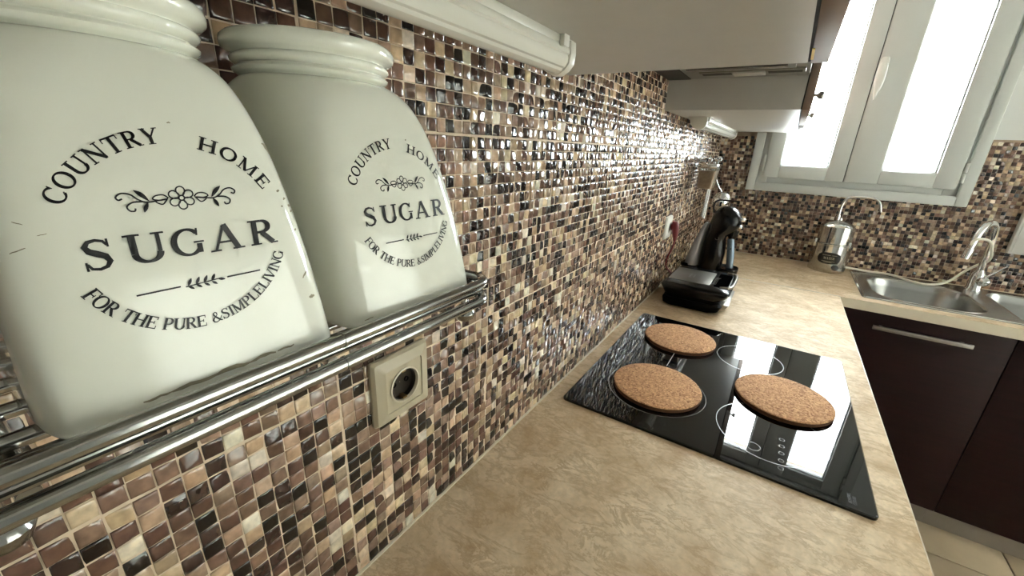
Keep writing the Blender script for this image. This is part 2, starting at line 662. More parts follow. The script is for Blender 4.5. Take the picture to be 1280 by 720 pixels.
def tile_field(name, cent, U, V, Nn, parent, cols):
    """cent: (n,3) centres on the wall plane; U,V,Nn the wall's axes"""
    n = len(cent)
    tu = rng.normal(-0.03, 0.12, n)
    tv = rng.normal(-0.025, 0.060, n)
    dh = rng.normal(0, 0.00012, n)
    L = np.broadcast_to(T_V, (n, 16, 3)).copy()
    top = (L[:, :, 2] > -THK * 0.9)
    L[:, :, 2] += top * (tu[:, None] * L[:, :, 0] + tv[:, None] * L[:, :, 1] + dh[:, None])
    P = cent[:, None, :] + L[:, :, :1] * U + L[:, :, 1:2] * V + L[:, :, 2:] * Nn
    P = P.reshape(-1, 3)
    F = (T_F[None] + (np.arange(n) * 16)[:, None, None]).reshape(-1, 4)
    me = bpy.data.meshes.new(name)
    me.vertices.add(len(P))
    me.vertices.foreach_set('co', P.ravel())
    me.loops.add(F.size)
    me.loops.foreach_set('vertex_index', F.ravel().astype(np.int32))
    me.polygons.add(len(F))
    me.polygons.foreach_set('loop_start', np.arange(0, F.size, 4, dtype=np.int32))
    me.polygons.foreach_set('loop_total', np.full(len(F), 4, dtype=np.int32))
    me.update(calc_edges=True)
    me.polygons.foreach_set('use_smooth', np.ones(len(F), dtype=bool))
    at = me.color_attributes.new('tile_color', 'FLOAT_COLOR', 'POINT')
    c4 = np.concatenate([np.repeat(cols, 16, axis=0), np.ones((n * 16, 1))], 1)
    at.data.foreach_set('color', c4.ravel())
    me.materials.append(M['tile_attr'])
    o = bpy.data.objects.new(name, me)
    COL.objects.link(o)
    o.parent = parent
    o['kind'] = 'stuff'
    o['label'] = 'small brown, beige and black glass mosaic tiles in pale grout'
    return o


def grid_positions(start, lo, hi, per=17, gap=0.0019):
    """tile centres along one axis, in sheets of `per` tiles with a wider joint between sheets"""
    out = []
    sheet = per * PITCH + gap
    k = math.floor((lo - start) / sheet) - 1
    while start + k * sheet < hi:
        for i in range(per):
            c = start + k * sheet + gap / 2 + PITCH * (i + 0.5)
            if lo <= c - PITCH / 2 + 0.002 and c + PITCH / 2 - 0.002 <= hi:
                out.append(c)
        k += 1
    return out


ys_ = grid_positions(-0.068, -1.30, 2.0)
zs_ = grid_positions(0.2555, 0.0, 0.77)
cent = np.array([(0.0, y, z) for z in zs_ for y in ys_ if z < 0.618 or (0.14 < y < 0.768 and z < 0.72)])
cent[:, 1] += rng.normal(0, 0.00014, len(cent))
cent[:, 2] += rng.normal(0, 0.00014, len(cent))
cols = tile_colors(len(cent))
# the 300 tiles that show largest become pieces of their own
Rm = np.array([RIGHT, FWD, UP])
q = (cent - np.array(CAM)) @ Rm.T
px = 640 + F_PX * q[:, 0] / q[:, 1]
py = 360 - F_PX * q[:, 2] / q[:, 1]
d = np.linalg.norm(cent - np.array(CAM), axis=1)
cosv = (CAM.x) / d
area = np.where(q[:, 1] > 0.05, cosv / d ** 2 / np.maximum(q[:, 1] / d, 0.05) ** 3, 0)
vis = (px > -4) & (px < 1284) & (py > -4) & (py < 724)
# hidden behind the canisters, the rail shelf or the socket plate
def inpoly(poly):
    ins = np.zeros(len(px), bool)
    for (x0, y0), (x1, y1) in zip(poly, poly[1:] + poly[:1]):
        cnd = ((y0 > py) != (y1 > py))
        xi = (x1 - x0) * (py - y0) / ((y1 - y0) if y1 != y0 else 1e-9) + x0
        ins ^= cnd & (px < xi)
    return ins
vis &= ~inpoly([(-20, -20), (240, -20), (262, 70), (300, 36), (380, 28), (455, 45), (485, 80), (490, 120), (535, 180), (590, 340), (606, 375), (-20, 655)])
vis &= ~inpoly([(464, 455), (538, 422), (541, 500), (470, 538)])
order = np.argsort(-np.where(vis, area, 0))
pick = order[:300]
rest = np.setdiff1d(np.arange(len(cent)), pick)
UY, VZ, NX = np.array((0, 1.0, 0)), np.array((0, 0, 1.0)), np.array((1.0, 0, 0))
tile_field('mosaic_tiles', cent[rest], UY, VZ, NX, wl, cols[rest])
variants = []
for k in range(6):
    me = bpy.data.meshes.new('mosaic_tile')
    tu, tv = rng.normal(-0.02, 0.07, 2)
    vv = T_V.copy()
    top = vv[:, 2] > -THK * 0.9
    vv[:, 2] += top * (tu * vv[:, 0] + tv * vv[:, 1])
    me.from_pydata([(h, a, b) for a, b, h in vv], [], [tuple(int(i) for i in f) for f in T_F])
    me.polygons.foreach_set('use_smooth', [True] * len(me.polygons))
    me.materials.append(M['tile_obj'])
    variants.append(me)
for n_, i in enumerate(pick):
    t = bpy.data.objects.new('mosaic_tile', variants[n_ % 6])
    t.location = cent[i]
    t.rotation_euler = ((n_ // 6 % 4) * PI / 2, 0, 0)
    t.color = tuple(cols[i]) + (1,)
    COL.objects.link(t)
    t.parent = wl
# back wall
xs_ = grid_positions(0.0, 0.0, 2.3, gap=0.0)
zb_ = grid_positions(0.0, 0.0, 0.61, gap=0.0)
cb = np.array([(x, YB, z) for z in zb_ for x in xs_ if z < 0.603 and not (0.17 < x < 0.98 and z > 0.35)])
cb[:, 0] += rng.normal(0, 0.00014, len(cb))
tile_field('mosaic_tiles', cb, np.array((1.0, 0, 0)), VZ, np.array((0, -1.0, 0)), wall_back, tile_colors(len(cb)))

# ------------------------------------------------------------------ window
win = bpy.data.objects.new('window_1', None)
win.location = (0.575, YB, 0.335)
COL.objects.link(win)
struct(win)


def frame_rect(mb, x0, x1, z0, z1, w, y0, y1, wl_=None, wr_=None):
    wl_ = w if wl_ is None else wl_
    wr_ = w if wr_ is None else wr_
    mb.box((x0, y0, z0), (x0 + wl_, y1, z1))
    mb.box((x1 - wr_, y0, z0), (x1, y1, z1))
    mb.box((x0 + wl_, y0, z0), (x1 - wr_, y1, z0 + w))
    mb.box((x0 + wl_, y0, z1 - w), (x1 - wr_, y1, z1))


m_ = MB()
frame_rect(m_, 0.160, 0.990, 0.335, 1.335, 0.040, 1.974, 2.004)
obj('casing', m_, M['pvc'], win, bevel=0.003)
m_ = MB()
frame_rect(m_, 0.196, 0.954, 0.371, 1.299, 0.050, 1.993, 2.06)
obj('outer_frame', m_, M['pvc'], win, bevel=0.004)
for (x0, x1, wl_, wr_) in ((0.226, 0.5525, 0.064, 0.070), (0.5555, 0.935, 0.122, 0.074)):
    m_ = MB()
    frame_rect(m_, x0, x1, 0.404, 1.266, 0.060, 1.964, 2.02, wl_, wr_)
    s_ = obj('sash', m_, M['pvc'], win, bevel=0.0035)
    m_ = MB()
    frame_rect(m_, x0 + wl_ - 0.001, x1 - wr_ + 0.001, 0.463, 1.207, 0.007, 1.978, 2.0)
    obj('glazing_bead', m_, M['pvc'], s_, bevel=0.002)
    obj('pane', MB().box((x0 + wl_ - 0.004, 1.995, 0.460), (x1 - wr_ + 0.004, 1.999, 1.210)), M['pane'], s_)
    if x0 > 0.5:
        # espagnolette handle: rounded base plate and tapering grip
        b_ = MB()
        lo_ = [(0.572 + a, 0.88 + c) for a, c in superloop(0.0165, 0.040, 3.5, 24)]
        b_.prism(lo_, 'y', 1.950, 1.966)
        obj('handle_base', b_, M['pvc_handle'], s_, bevel=0.003)
        rs = []
        for t_ in range(9):
            u = t_ / 8
            zc_ = 0.895 - 0.145 * u
            hw = 0.0165 * math.sin(PI * min(1, 0.25 + 0.75 * u) ** 1.0) ** 0.8 + 0.0015
            yc = 1.940 - 0.012 * math.sin(PI * u)
            rs.append([(0.571 + hw * math.cos(2 * PI * k / 16), yc + 0.008 * math.sin(2 * PI * k / 16), zc_) for k in range(16)])
        obj('handle', MB().rings(rs), M['pvc_handle'], s_, smooth=True)
obj('sash_seal', MB().box((0.5524, 1.974, 0.404), (0.5556, 2.015, 1.266)), M['pvc_gap'], win)
for hx in (0.219, 0.942):
    for hz in (0.47, 1.18):
        hb = MB()
        hb.lathe([(0.0075, 0.0), (0.0075, 0.038)], (hx - 0.002 * (1 if hx < 0.5 else -1), 1.972, hz - 0.04), 14)
        hb.lathe([(0.0075, 0.0), (0.0075, 0.038)], (hx - 0.002 * (1 if hx < 0.5 else -1), 1.972, hz + 0.002), 14)
        obj('hinge', hb, M['pvc'], win, smooth=True)

# ------------------------------------------------------------------ worktops
o = thing('worktop', 'beige veined stone-look worktop carrying the black cooktop', 'worktop', (0.3, 0.0, -0.038))
obj('slab', MB().box((0.0005, -1.3, -0.038), (WT - 0.0012, YJ - 0.0008, 0.0)), M['laminate'], o, bevel=0.0025, seg=3)
obj('edge_band', MB().box((WT - 0.0014, -1.3, -0.037), (WT, YJ - 0.0008, -0.0012)), M['edge'], o)
struct(obj('trim_1', MB().box((0.0004, -1.3, 0.0002), (0.0035, YJ, 0.0022)), M['edge']))
# sink run with a cut-out under the sink
SX0, SX1, SY0, SY1 = 0.676, 1.50, 1.478, 1.964
o = thing('worktop', 'beige worktop along the window wall with the inset steel sink', 'worktop', (1.1, 1.7, -0.038))
m_ = MB()
ya, yb = YJ, YB - 0.0005
CX0, CX1, CY0, CY1 = SX0 + 0.012, SX1 - 0.012, SY0 + 0.012, SY1 - 0.012
m_.box((0.0005, ya, -0.038), (CX0, yb, 0.0))
m_.box((CX1, ya, -0.038), (2.3, yb, 0.0))
m_.box((CX0, ya, -0.038), (CX1, CY0, 0.0))
m_.box((CX0, CY1, -0.038), (CX1, yb, 0.0))
obj('slab', m_, M['laminate'], o)
obj('edge_band', MB().box((WT, ya - 0.0014, -0.037), (2.3, ya, -0.0012)), M['edge'], o)
obj('joint_strip', MB().box((0.0005, ya - 0.0012, -0.0375), (WT, ya + 0.0012, 0.0007)), M['joint'], o)
struct(obj('trim_2', MB().box((0.0004, YB - 0.0035, 0.0002), (2.3, YB - 0.0004, 0.002)), M['edge']))

# ------------------------------------------------------------------ base cabinets
def cabinet(label, lo, hi, face, front_mat, doors, group=None, cat='cabinet', handle='top', plinth=True):
    """open carcass of panels with doors on one face: face '+x' or '-y'"""
    x0, y0, z0 = lo
    x1, y1, z1 = hi
    t = 0.016
    root = thing('base_cabinet', label, cat, ((x0 + x1) / 2, (y0 + y1) / 2, ZF), group)
    zb = z0
    b_ = MB()
    if face == '+x':
        b_.box((x0, y0, zb), (x1, y0 + t, z1)).box((x0, y1 - t, zb), (x1, y1, z1))
        b_.box((x0, y0 + t, zb), (x1, y1 - t, zb + t)).box((x0, y0 + t, zb + t), (x0 + 0.006, y1 - t, z1))
    else:
        b_.box((x0, y0, zb), (x0 + t, y1, z1)).box((x1 - t, y0, zb), (x1, y1, z1))
        b_.box((x0 + t, y0, zb), (x1 - t, y1, zb + t)).box((x0 + t, y1 - 0.006, zb + t), (x1 - t, y1, z1))
    obj('carcass', b_, M['carcass'], root)
    for (a0, a1, c0, c1) in doors:
        if face == '+x':
            d_ = obj('door', MB().box((x1 + 0.001, a0, c0), (x1 + 0.020, a1, c1)), front_mat, root, bevel=0.001)
            h0, h1 = a0 + 0.09, a1 - 0.09
            hb = MB().box((x1 + 0.036, h0, c1 - 0.06), (x1 + 0.044, h1, c1 - 0.048))
            for hy in (h0 + 0.02, h1 - 0.03):
                hb.box((x1 + 0.019, hy, c1 - 0.058), (x1 + 0.037, hy + 0.01, c1 - 0.05))
        else:
            d_ = obj('door', MB().box((a0, y0 - 0.020, c0), (a1, y0 - 0.001, c1)), front_mat, root, bevel=0.001)
            h0, h1 = a0 + 0.105, a1 - 0.098
            zc_ = c1 - 0.052
            hb = MB().box((h0, y0 - 0.046, zc_ - 0.0075), (h1, y0 - 0.036, zc_ + 0.0075))
            for hx in (h0 + 0.02, h1 - 0.03):
                hb.box((hx, y0 - 0.037, zc_ - 0.005), (hx + 0.01, y0 - 0.019, zc_ + 0.005))
        obj('handle', hb, M['handle'], d_, bevel=0.001)
    if plinth:
        if face == '+x':
            obj('plinth', MB().box((x1 - 0.05, y0, ZF), (x1 - 0.034, y1, zb)), M['plinth'], root)
        else:
            obj('plinth', MB().box((x0, y0 + 0.034, ZF), (x1, y0 + 0.050, zb)), M['plinth'], root)
    return root


ZB = -0.80
cabinet('dark wenge sink cabinet with bar handle at the worktop corner', (0.612, 1.470, ZB), (1.0995, 1.985, -0.0385), '-y', M['wenge'], [(0.622, 1.0985, ZB + 0.004, -0.042)])
cabinet('dark wenge cabinet under the right sink bowl beside the sink cabinet', (1.1005, 1.470, ZB), (1.62, 1.985, -0.0385), '-y', M['wenge'], [(1.1015, 1.618, ZB + 0.004, -0.042)])
cabinet('dark wenge end cabinet of the window run past the sink', (1.621, 1.470, ZB), (2.29, 1.985, -0.0385), '-y', M['wenge'], [(1.622, 1.953, ZB + 0.004, -0.042), (1.957, 2.288, ZB + 0.004, -0.042)])
for y0, y1, lb in ((-1.298, -0.70, 'dark wenge base cabinet at the open end of the cooktop run'),
                   (-0.699, 0.149, 'wide dark wenge base cabinet below the canister shelf'),
                   (0.150, 0.750, 'dark wenge base cabinet right under the cooktop'),
                   (0.751, 1.400, 'dark wenge base cabinet below the contact grill')):
    cabinet(lb, (0.004, y0, ZB), (0.565, y1, -0.0385), '+x', M['wenge'], [(y0 + 0.002, y1 - 0.002, ZB + 0.004, -0.042)])

# ------------------------------------------------------------------ upper cabinets, hood, lamps
def upper(label, y0, y1, z0, z1, ndoor, lamp=None, knob=False):
    root = thing('wall_cabinet', label, 'cabinet', (0.16, (y0 + y1) / 2, z0))
    t = 0.016
    b_ = MB()
    b_.box((0.0, y0, z0), (0.325, y1, z0 + t)).box((0.0, y0, z1 - t), (0.325, y1, z1))
    b_.box((0.0, y0, z0 + t), (0.325, y0 + t, z1 - t)).box((0.0, y1 - t, z0 + t), (0.325, y1, z1 - t))
    b_.box((0.0, y0 + t, z0 + t), (0.005, y1 - t, z1 - t))
    obj('carcass', b_, M['carcass'], root)
    obj('front_gap_shade', MB().box((0.325, y0 + 0.0005, z0 + 0.001), (0.328, y1 - 0.0005, z1 - 0.001)), M['gap_shade'], root)  # near-black sheet: shade of the gap behind the doors, as colour
    w = (y1 - y0) / ndoor
    for k in range(ndoor):
        a0, a1 = y0 + w * k + 0.0005, y0 + w * (k + 1) - 0.0005
        d_ = obj('door', MB().box((0.328, a0, z0 - 0.001), (0.346, a1, z1)), M['taupe_front'], root, bevel=0.001)
        ky = a0 + 0.035 if k % 2 else a1 - 0.035
        if knob:
            ky = a0 + 0.035
        hb = MB().lathe([(0.004, 0.0), (0.004, 0.006), (0.0085, 0.010), (0.0095, 0.016), (0.007, 0.020)], (0.346, ky, z0 + 0.035), 18, 'x')
        obj('knob', hb, M['handle'], d_, smooth=True)
    return root


near_cab = upper('long wall cabinet above the sugar canisters, holding a tube lamp', -0.78, 0.143, ZU, 1.30, 2)
upper('wall cabinet at the open end of the run, past the canister shelf', -1.30, -0.781, ZU, 1.30, 1)
upper('wall cabinet between the cooker hood and the window wall', 0.764, 1.955, ZU, 1.30, 2, knob=True)
obj('sticker', MB().box((0.3275, 0.055, ZU - 0.0018), (0.3302, 0.115, ZU - 0.0010)), M['yellow'], near_cab, label='small yellow sticker on the door edge')

hood = thing('cooker_hood', 'grey slide-out cooker hood recessed between the wall cabinets', 'cooker hood', (0.16, 0.45, 0.69))
obj('housing', MB().box((0.0, 0.1435, 0.6905), (0.325, 0.7635, 1.30)), M['hood_grey'], hood, bevel=0.001)
m_ = MB()
m_.box((0.07, 0.16, 0.684), (0.30, 0.62, 0.691))
obj('filter_frame', m_, M['hood_grey'], hood, bevel=0.001)
for k in range(12):
    obj('filter_slat', MB().box((0.085, 0.18 + k * 0.035, 0.680), (0.285, 0.200 + k * 0.035, 0.685)), M['steel'], hood)
obj('rear_gap', MB().box((0.002, 0.16, 0.6885), (0.06, 0.755, 0.6908)), M['hood_dark'], hood)
m_ = MB()
m_.box((0.10, 0.640, 0.6845), (0.318, 0.690, 0.6905))
obj('lamp_bar', m_, M['hood_grey'], hood, bevel=0.0015)
for x0, x1 in ((0.106, 0.170), (0.192, 0.228), (0.246, 0.312)):
    obj('slot', MB().box((x0, 0.654, 0.6835), (x1, 0.676, 0.6848)), M['hood_dark'], hood)
obj('button_block', MB().box((0.174, 0.645, 0.681), (0.240, 0.686, 0.685)), M['carcass'], hood, bevel=0.001)
d_ = obj('front_panel', MB().box((0.326, 0.1445, 0.765), (0.349, 0.7625, 1.30)), M['taupe_front'], hood, bevel=0.001)
obj('slide_lip', MB().box((0.300, 0.150, 0.6885), (0.326, 0.757, 0.705)), M['hood_grey'], hood, bevel=0.001)


def tube_lamp(label, x_off, y0, y1, scale=1.0):
    root = thing('tube_lamp', label, 'lamp', (0.08 + x_off, (y0 + y1) / 2, ZU - 0.03), 'under-cabinet tube lamps')
    P = lambda pts: [(0.105 + x_off + (x - 0.105) * scale, ZU + (z - 0.614) * scale) for x, z in pts]
    body = P([(0.104, 0.614), (0.104, 0.606), (0.058, 0.606), (0.055, 0.614)])
    obj('housing', MB().prism(body, 'y', y0, y1), M['lamp_white'], root, bevel=0.0008)
    prof = [(0.1035, 0.6065), (0.1055, 0.603), (0.1055, 0.5995), (0.1035, 0.598), (0.1045, 0.5955), (0.104, 0.591), (0.101, 0.5865),
            (0.0985, 0.5855), (0.097, 0.583), (0.093, 0.581), (0.087, 0.5808), (0.082, 0.5825), (0.074, 0.587), (0.067, 0.594), (0.062, 0.6065)]
    obj('diffuser', MB().prism(P(prof), 'y', y0 + 0.012, y1 - 0.012), M['diffuser'], root, smooth=True, angle=30)
    cap = P([(0.1065, 0.6125), (0.1075, 0.600), (0.106, 0.590), (0.1005, 0.5835), (0.093, 0.579), (0.085, 0.579), (0.072, 0.586), (0.0645, 0.594), (0.059, 0.6125)])
    for a, b_ in ((y0 - 0.001, y0 + 0.012), (y1 - 0.012, y1 + 0.001)):
        obj('end_cap', MB().prism(cap, 'y', a, b_), M['lamp_white'], root, bevel=0.0012)
    for yy in (y0 + 0.03, y1 - 0.03):
        cl = P([(0.1105, 0.614), (0.1105, 0.603), (0.105, 0.603), (0.105, 0.614)])
        obj('clip', MB().prism(cl, 'y', yy - 0.006, yy + 0.006), M['lamp_white'], root, bevel=0.0008)
    return root


tube_lamp('white ribbed tube lamp under the long wall cabinet above the canisters', 0.0, -0.70, -0.062, 1.0)
tube_lamp('white ribbed tube lamp under the wall cabinet near the window', -0.026, 0.985, 1.86, 1.15)

# ------------------------------------------------------------------ cooktop
X0, Y0 = 0.0357, 0.1554
ct = thing('cooktop', 'black glass ceramic cooktop set into the beige worktop', 'cooktop', (X0 + 0.26, Y0 + 0.295, 0.0))
m_ = MB()
lp = rrect(X0, Y0, X0 + 0.52, Y0 + 0.59, 0.010, 5)
li = rrect(X0 + 0.0022, Y0 + 0.0022, X0 + 0.5178, Y0 + 0.5878, 0.009, 5)
m_.rings([[(x, y, 0.0002) for x, y in lp], [(x, y, 0.0042) for x, y in lp], [(x, y, 0.0060) for x, y in li]])
obj('glass_panel', m_, M['glass_black'], ct)


def flat_ring(cx, cy, r, w, z, a0=0, a1=360, n=72):
    b_ = MB()
    k = max(4, int(n * (a1 - a0) / 360))
    vs_, fs_ = [], []
    for i in range(k + 1):
        a = math.radians(a0 + (a1 - a0) * i / k)
        vs_ += [(cx + (r - w) * math.cos(a), cy + (r - w) * math.sin(a), z), (cx + r * math.cos(a), cy + r * math.sin(a), z)]
    for i in range(k):
        fs_.append((2 * i, 2 * i + 1, 2 * i + 3, 2 * i + 2))
    return b_.add(vs_, fs_)


for cx, cy, r in ((0.352, 0.600, 0.076), (0.410, 0.290, 0.094), (0.180, 0.600, 0.090), (0.190, 0.310, 0.103)):
    obj('zone_ring', flat_ring(cx, cy, r, 0.0016, 0.00606), M['zone_print'], ct)
m_ = MB()
m_.box((0.1843, 0.430, 0.00603), (0.1857, 0.512, 0.00608))
obj('zone_mark', m_, M['white_print'], ct)
# touch controls: rows of small printed key outlines
obj('touch_key', flat_ring(0.386, 0.225, 0.012, 0.0008, 0.00606), M['zone_print'], ct)
for k in range(5):
    obj('touch_key', flat_ring(0.43, 0.19 + 0.022 * k, 0.0045, 0.0007, 0.00606, n=20), M['zone_print'], ct)

# ------------------------------------------------------------------ stroke lettering (serif), used for all printing
TK, TN = 0.185, 0.085


def _arc(cx, cy, rx, ry, a0, a1, n=18, thick=TK, thin=TN):
    pts, ws = [], []
    for i in range(n + 1):
        a = math.radians(a0 + (a1 - a0) * i / n)
        pts.append((cx + rx * math.cos(a), cy + ry * math.sin(a)))
        ws.append(thin + (thick - thin) * abs(math.cos(a)) ** 1.4)
    return (pts, ws)


def _ln(x0, y0, x1, y1, w, n=3):
    return ([(x0 + (x1 - x0) * i / n, y0 + (y1 - y0) * i / n) for i in range(n + 1)], [w] * (n + 1))


def _sf(x, y, h=0.15):
    s = 0.03 if y < 0.5 else -0.03
    return _ln(x - h, y + s, x + h, y + s, 0.06)


GLY = {
    'C': (0.86, [_arc(0.47, 0.5, 0.38, 0.46, 42, 318, 26), _ln(0.75, 0.72, 0.77, 0.98, 0.06), _ln(0.75, 0.26, 0.79, 0.20, 0.06)]),
    'G': (0.96, [_arc(0.47, 0.5, 0.38, 0.46, 42, 318, 26), _ln(0.75, 0.72, 0.77, 0.98, 0.06), _ln(0.79, 0.08, 0.79, 0.42, 0.16), _sf(0.78, 0.45, 0.15)]),
    'O': (0.94, [_arc(0.47, 0.5, 0.38, 0.46, 0, 360, 32)]),
    'U': (0.98, [_ln(0.2, 1, 0.2, 0.34, TK), _arc(0.5, 0.34, 0.30, 0.30, 180, 360, 16, TK, TN), _ln(0.8, 0.34, 0.8, 1, 0.11), _sf(0.2, 1, 0.19), _sf(0.8, 1, 0.16)]),
    'N': (1.0, [_ln(0.18, 0, 0.18, 1, 0.10), _ln(0.16, 0.97, 0.82, 0.03, TK), _ln(0.82, 0, 0.82, 1, 0.10), _sf(0.18, 0), _sf(0.12, 1), _sf(0.82, 1)]),
    'T': (0.86, [_ln(0.43, 0, 0.43, 1, TK), _ln(0.04, 0.955, 0.82, 0.955, 0.09), _ln(0.06, 0.99, 0.05, 0.72, 0.06), _ln(0.80, 0.99, 0.81, 0.72, 0.06), _sf(0.43, 0, 0.19)]),
    'R': (0.92, [_ln(0.2, 0, 0.2, 1, TK), _ln(0.2, 0.96, 0.42, 0.96, 0.085), _arc(0.42, 0.735, 0.24, 0.225, 90, -90, 14), _ln(0.42, 0.51, 0.2, 0.51, 0.085),
                 _ln(0.42, 0.5, 0.78, 0.04, TK), _sf(0.2, 0, 0.18), _sf(0.12, 1, 0.12), _ln(0.72, 0.03, 0.94, 0.03, 0.06)]),
    'Y': (0.88, [_ln(0.12, 0.98, 0.44, 0.44, TK), _ln(0.78, 0.98, 0.46, 0.44, 0.09), _ln(0.44, 0, 0.44, 0.46, TK), _sf(0.44, 0, 0.19), _sf(0.13, 1, 0.16), _sf(0.77, 1, 0.14)]),
    'H': (1.0, [_ln(0.2, 0, 0.2, 1, TK), _ln(0.8, 0, 0.8, 1, TK), _ln(0.2, 0.51, 0.8, 0.51, 0.085), _sf(0.2, 0, 0.18), _sf(0.2, 1, 0.18), _sf(0.8, 0, 0.18), _sf(0.8, 1, 0.18)]),
    'M': (1.16, [_ln(0.18, 0, 0.18, 1, 0.09), _ln(0.16, 0.98, 0.56, 0.06, TK), _ln(0.56, 0.06, 0.94, 0.98, 0.085), _ln(0.95, 0, 0.95, 1, TK), _sf(0.18, 0), _sf(0.14, 1, 0.13), _sf(0.95, 0, 0.18), _sf(0.98, 1, 0.15)]),
    'E': (0.84, [_ln(0.2, 0, 0.2, 1, TK), _ln(0.06, 0.96, 0.72, 0.96, 0.085), _ln(0.2, 0.51, 0.56, 0.51, 0.085), _ln(0.06, 0.04, 0.76, 0.04, 0.085),
                 _ln(0.72, 1, 0.72, 0.75, 0.06), _ln(0.57, 0.64, 0.57, 0.38, 0.06), _ln(0.77, 0, 0.77, 0.27, 0.06)]),
    'F': (0.78, [_ln(0.2, 0, 0.2, 1, TK), _ln(0.06, 0.96, 0.72, 0.96, 0.085), _ln(0.2, 0.51, 0.54, 0.51, 0.085), _ln(0.72, 1, 0.72, 0.72, 0.06), _ln(0.55, 0.64, 0.55, 0.38, 0.06), _sf(0.22, 0, 0.19)]),
    'P': (0.82, [_ln(0.2, 0, 0.2, 1, TK), _ln(0.08, 0.96, 0.42, 0.96, 0.085), _arc(0.42, 0.715, 0.25, 0.245, 90, -90, 14), _ln(0.42, 0.47, 0.2, 0.47, 0.085), _sf(0.2, 0, 0.19)]),
    'I': (0.44, [_ln(0.22, 0, 0.22, 1, TK), _sf(0.22, 0, 0.19), _sf(0.22, 1, 0.19)]),
    'L': (0.78, [_ln(0.2, 0, 0.2, 1, TK), _ln(0.06, 0.04, 0.72, 0.04, 0.085), _ln(0.72, 0, 0.72, 0.28, 0.06), _sf(0.2, 1, 0.19)]),
    'V': (0.88, [_ln(0.12, 0.98, 0.45, 0.03, TK), _ln(0.79, 0.98, 0.45, 0.03, 0.085), _sf(0.13, 1, 0.17), _sf(0.78, 1, 0.14)]),
    'W': (1.2, [_ln(0.1, 0.98, 0.36, 0.03, TK), _ln(0.6, 0.9, 0.36, 0.03, 0.085), _ln(0.58, 0.9, 0.84, 0.03, TK), _ln(1.1, 0.98, 0.84, 0.03, 0.085)]),
    'A': (0.92, [_ln(0.44, 0.99, 0.13, 0.02, 0.085), _ln(0.43, 0.99, 0.78, 0.02, TK), _ln(0.24, 0.33, 0.66, 0.33, 0.07), _sf(0.13, 0, 0.15), _sf(0.79, 0, 0.18)]),
    'S': (0.76, [(lambda c: ([(a, b) for a, b in c], [0.07, 0.08, 0.09, 0.11, 0.15, 0.18, 0.19, 0.18, 0.15, 0.11, 0.09, 0.08, 0.07]))(
        [(0.62, 0.78), (0.55, 0.91), (0.40, 0.96), (0.24, 0.92), (0.155, 0.78), (0.22, 0.63), (0.38, 0.53), (0.54, 0.43), (0.605, 0.26), (0.52, 0.10), (0.36, 0.04), (0.2, 0.08), (0.12, 0.24)]),
        _ln(0.635, 0.72, 0.635, 0.98, 0.055), _ln(0.105, 0.02, 0.105, 0.30, 0.055)]),
    '&': (0.95, [([(0.9, 0.5), (0.78, 0.28), (0.62, 0.1), (0.4, 0.03), (0.2, 0.09), (0.13, 0.26), (0.22, 0.42), (0.4, 0.54), (0.55, 0.68), (0.55, 0.86), (0.42, 0.96), (0.29, 0.88), (0.28, 0.72), (0.4, 0.52), (0.58, 0.3), (0.74, 0.12), (0.9, 0.03)],
                  [0.06, 0.07, 0.08, 0.1, 0.13, 0.16, 0.13, 0.09, 0.08, 0.11, 0.08, 0.11, 0.13, 0.15, 0.16, 0.14, 0.08])]),
    ' ': (0.45, []),
}


def stroke_faces(mb, pts, ws, fn):
    n = len(pts)
    vs_ = []
    for i in range(n):
        x0, y0 = pts[max(i - 1, 0)]
        x1, y1 = pts[min(i + 1, n - 1)]
        dx, dy = x1 - x0, y1 - y0
        l = math.hypot(dx, dy) or 1
        nx, ny = -dy / l * ws[i] / 2, dx / l * ws[i] / 2
        vs_ += [fn(pts[i][0] + nx, pts[i][1] + ny), fn(pts[i][0] - nx, pts[i][1] - ny)]
    mb.add(vs_, [(2 * i, 2 * i + 1, 2 * i + 3, 2 * i + 2) for i in range(n - 1)])


def text_line(s, u0, u1, v0, h, surf):
    """straight line of capitals from u0 to u1"""
    mb = MB()
    tot = sum(GLY[c][0] for c in s)
    sx = (u1 - u0) / tot
    x = 0
    for c in s:
        w, st = GLY[c]
        for pts, ws in st:
            stroke_faces(mb, [(u0 + (x + a) * sx, v0 + b * h) for a, b in pts], [k * (sx + h) / 2 for k in ws], surf)
        x += w
    return mb


def text_arc(s, cx, cy, r, a0, a1, h, surf, outward=True, kern=1.0):
    """capitals along a circle; outward: tops away from the centre, read clockwise"""
    mb = MB()
    tot = sum(GLY[c][0] for c in s)
    x = 0
    for c in s:
        w, st = GLY[c]
        ang = math.radians(a0 + (a1 - a0) * (x + w / 2) / tot)
        sx = abs(math.radians(a1 - a0)) * r / tot * kern
        if outward:
            up = (math.cos(ang), math.sin(ang))
            rt = (math.sin(ang), -math.cos(ang))
        else:
            up = (-math.cos(ang), -math.sin(ang))
            rt = (-math.sin(ang), math.cos(ang))
        bx, by = cx + r * math.cos(ang), cy + r * math.sin(ang)

        def tr(a, b):
            return (bx + rt[0] * (a - w / 2) * sx + up[0] * b * h, by + rt[1] * (a - w / 2) * sx + up[1] * b * h)
        for pts, ws in st:
            stroke_faces(mb, [tr(a, b) for a, b in pts], [k * (sx + h) / 2 for k in ws], surf)
        x += w
    return mb


# cooktop maker's print, read from the front edge of the worktop
def on_cooktop(u, v):
    return (0.530 - v, 0.168 + u, 0.00607)


mm_ = text_line('SCHOTT', 0.0, 0.024, 0.0062, 0.0044, on_cooktop)
m2 = text_line('CERAN', 0.0, 0.020, 0.0, 0.0044, on_cooktop)
mm_.add(m2.v, m2.f)
obj('printed_lettering', mm_, M['zone_print'], ct)

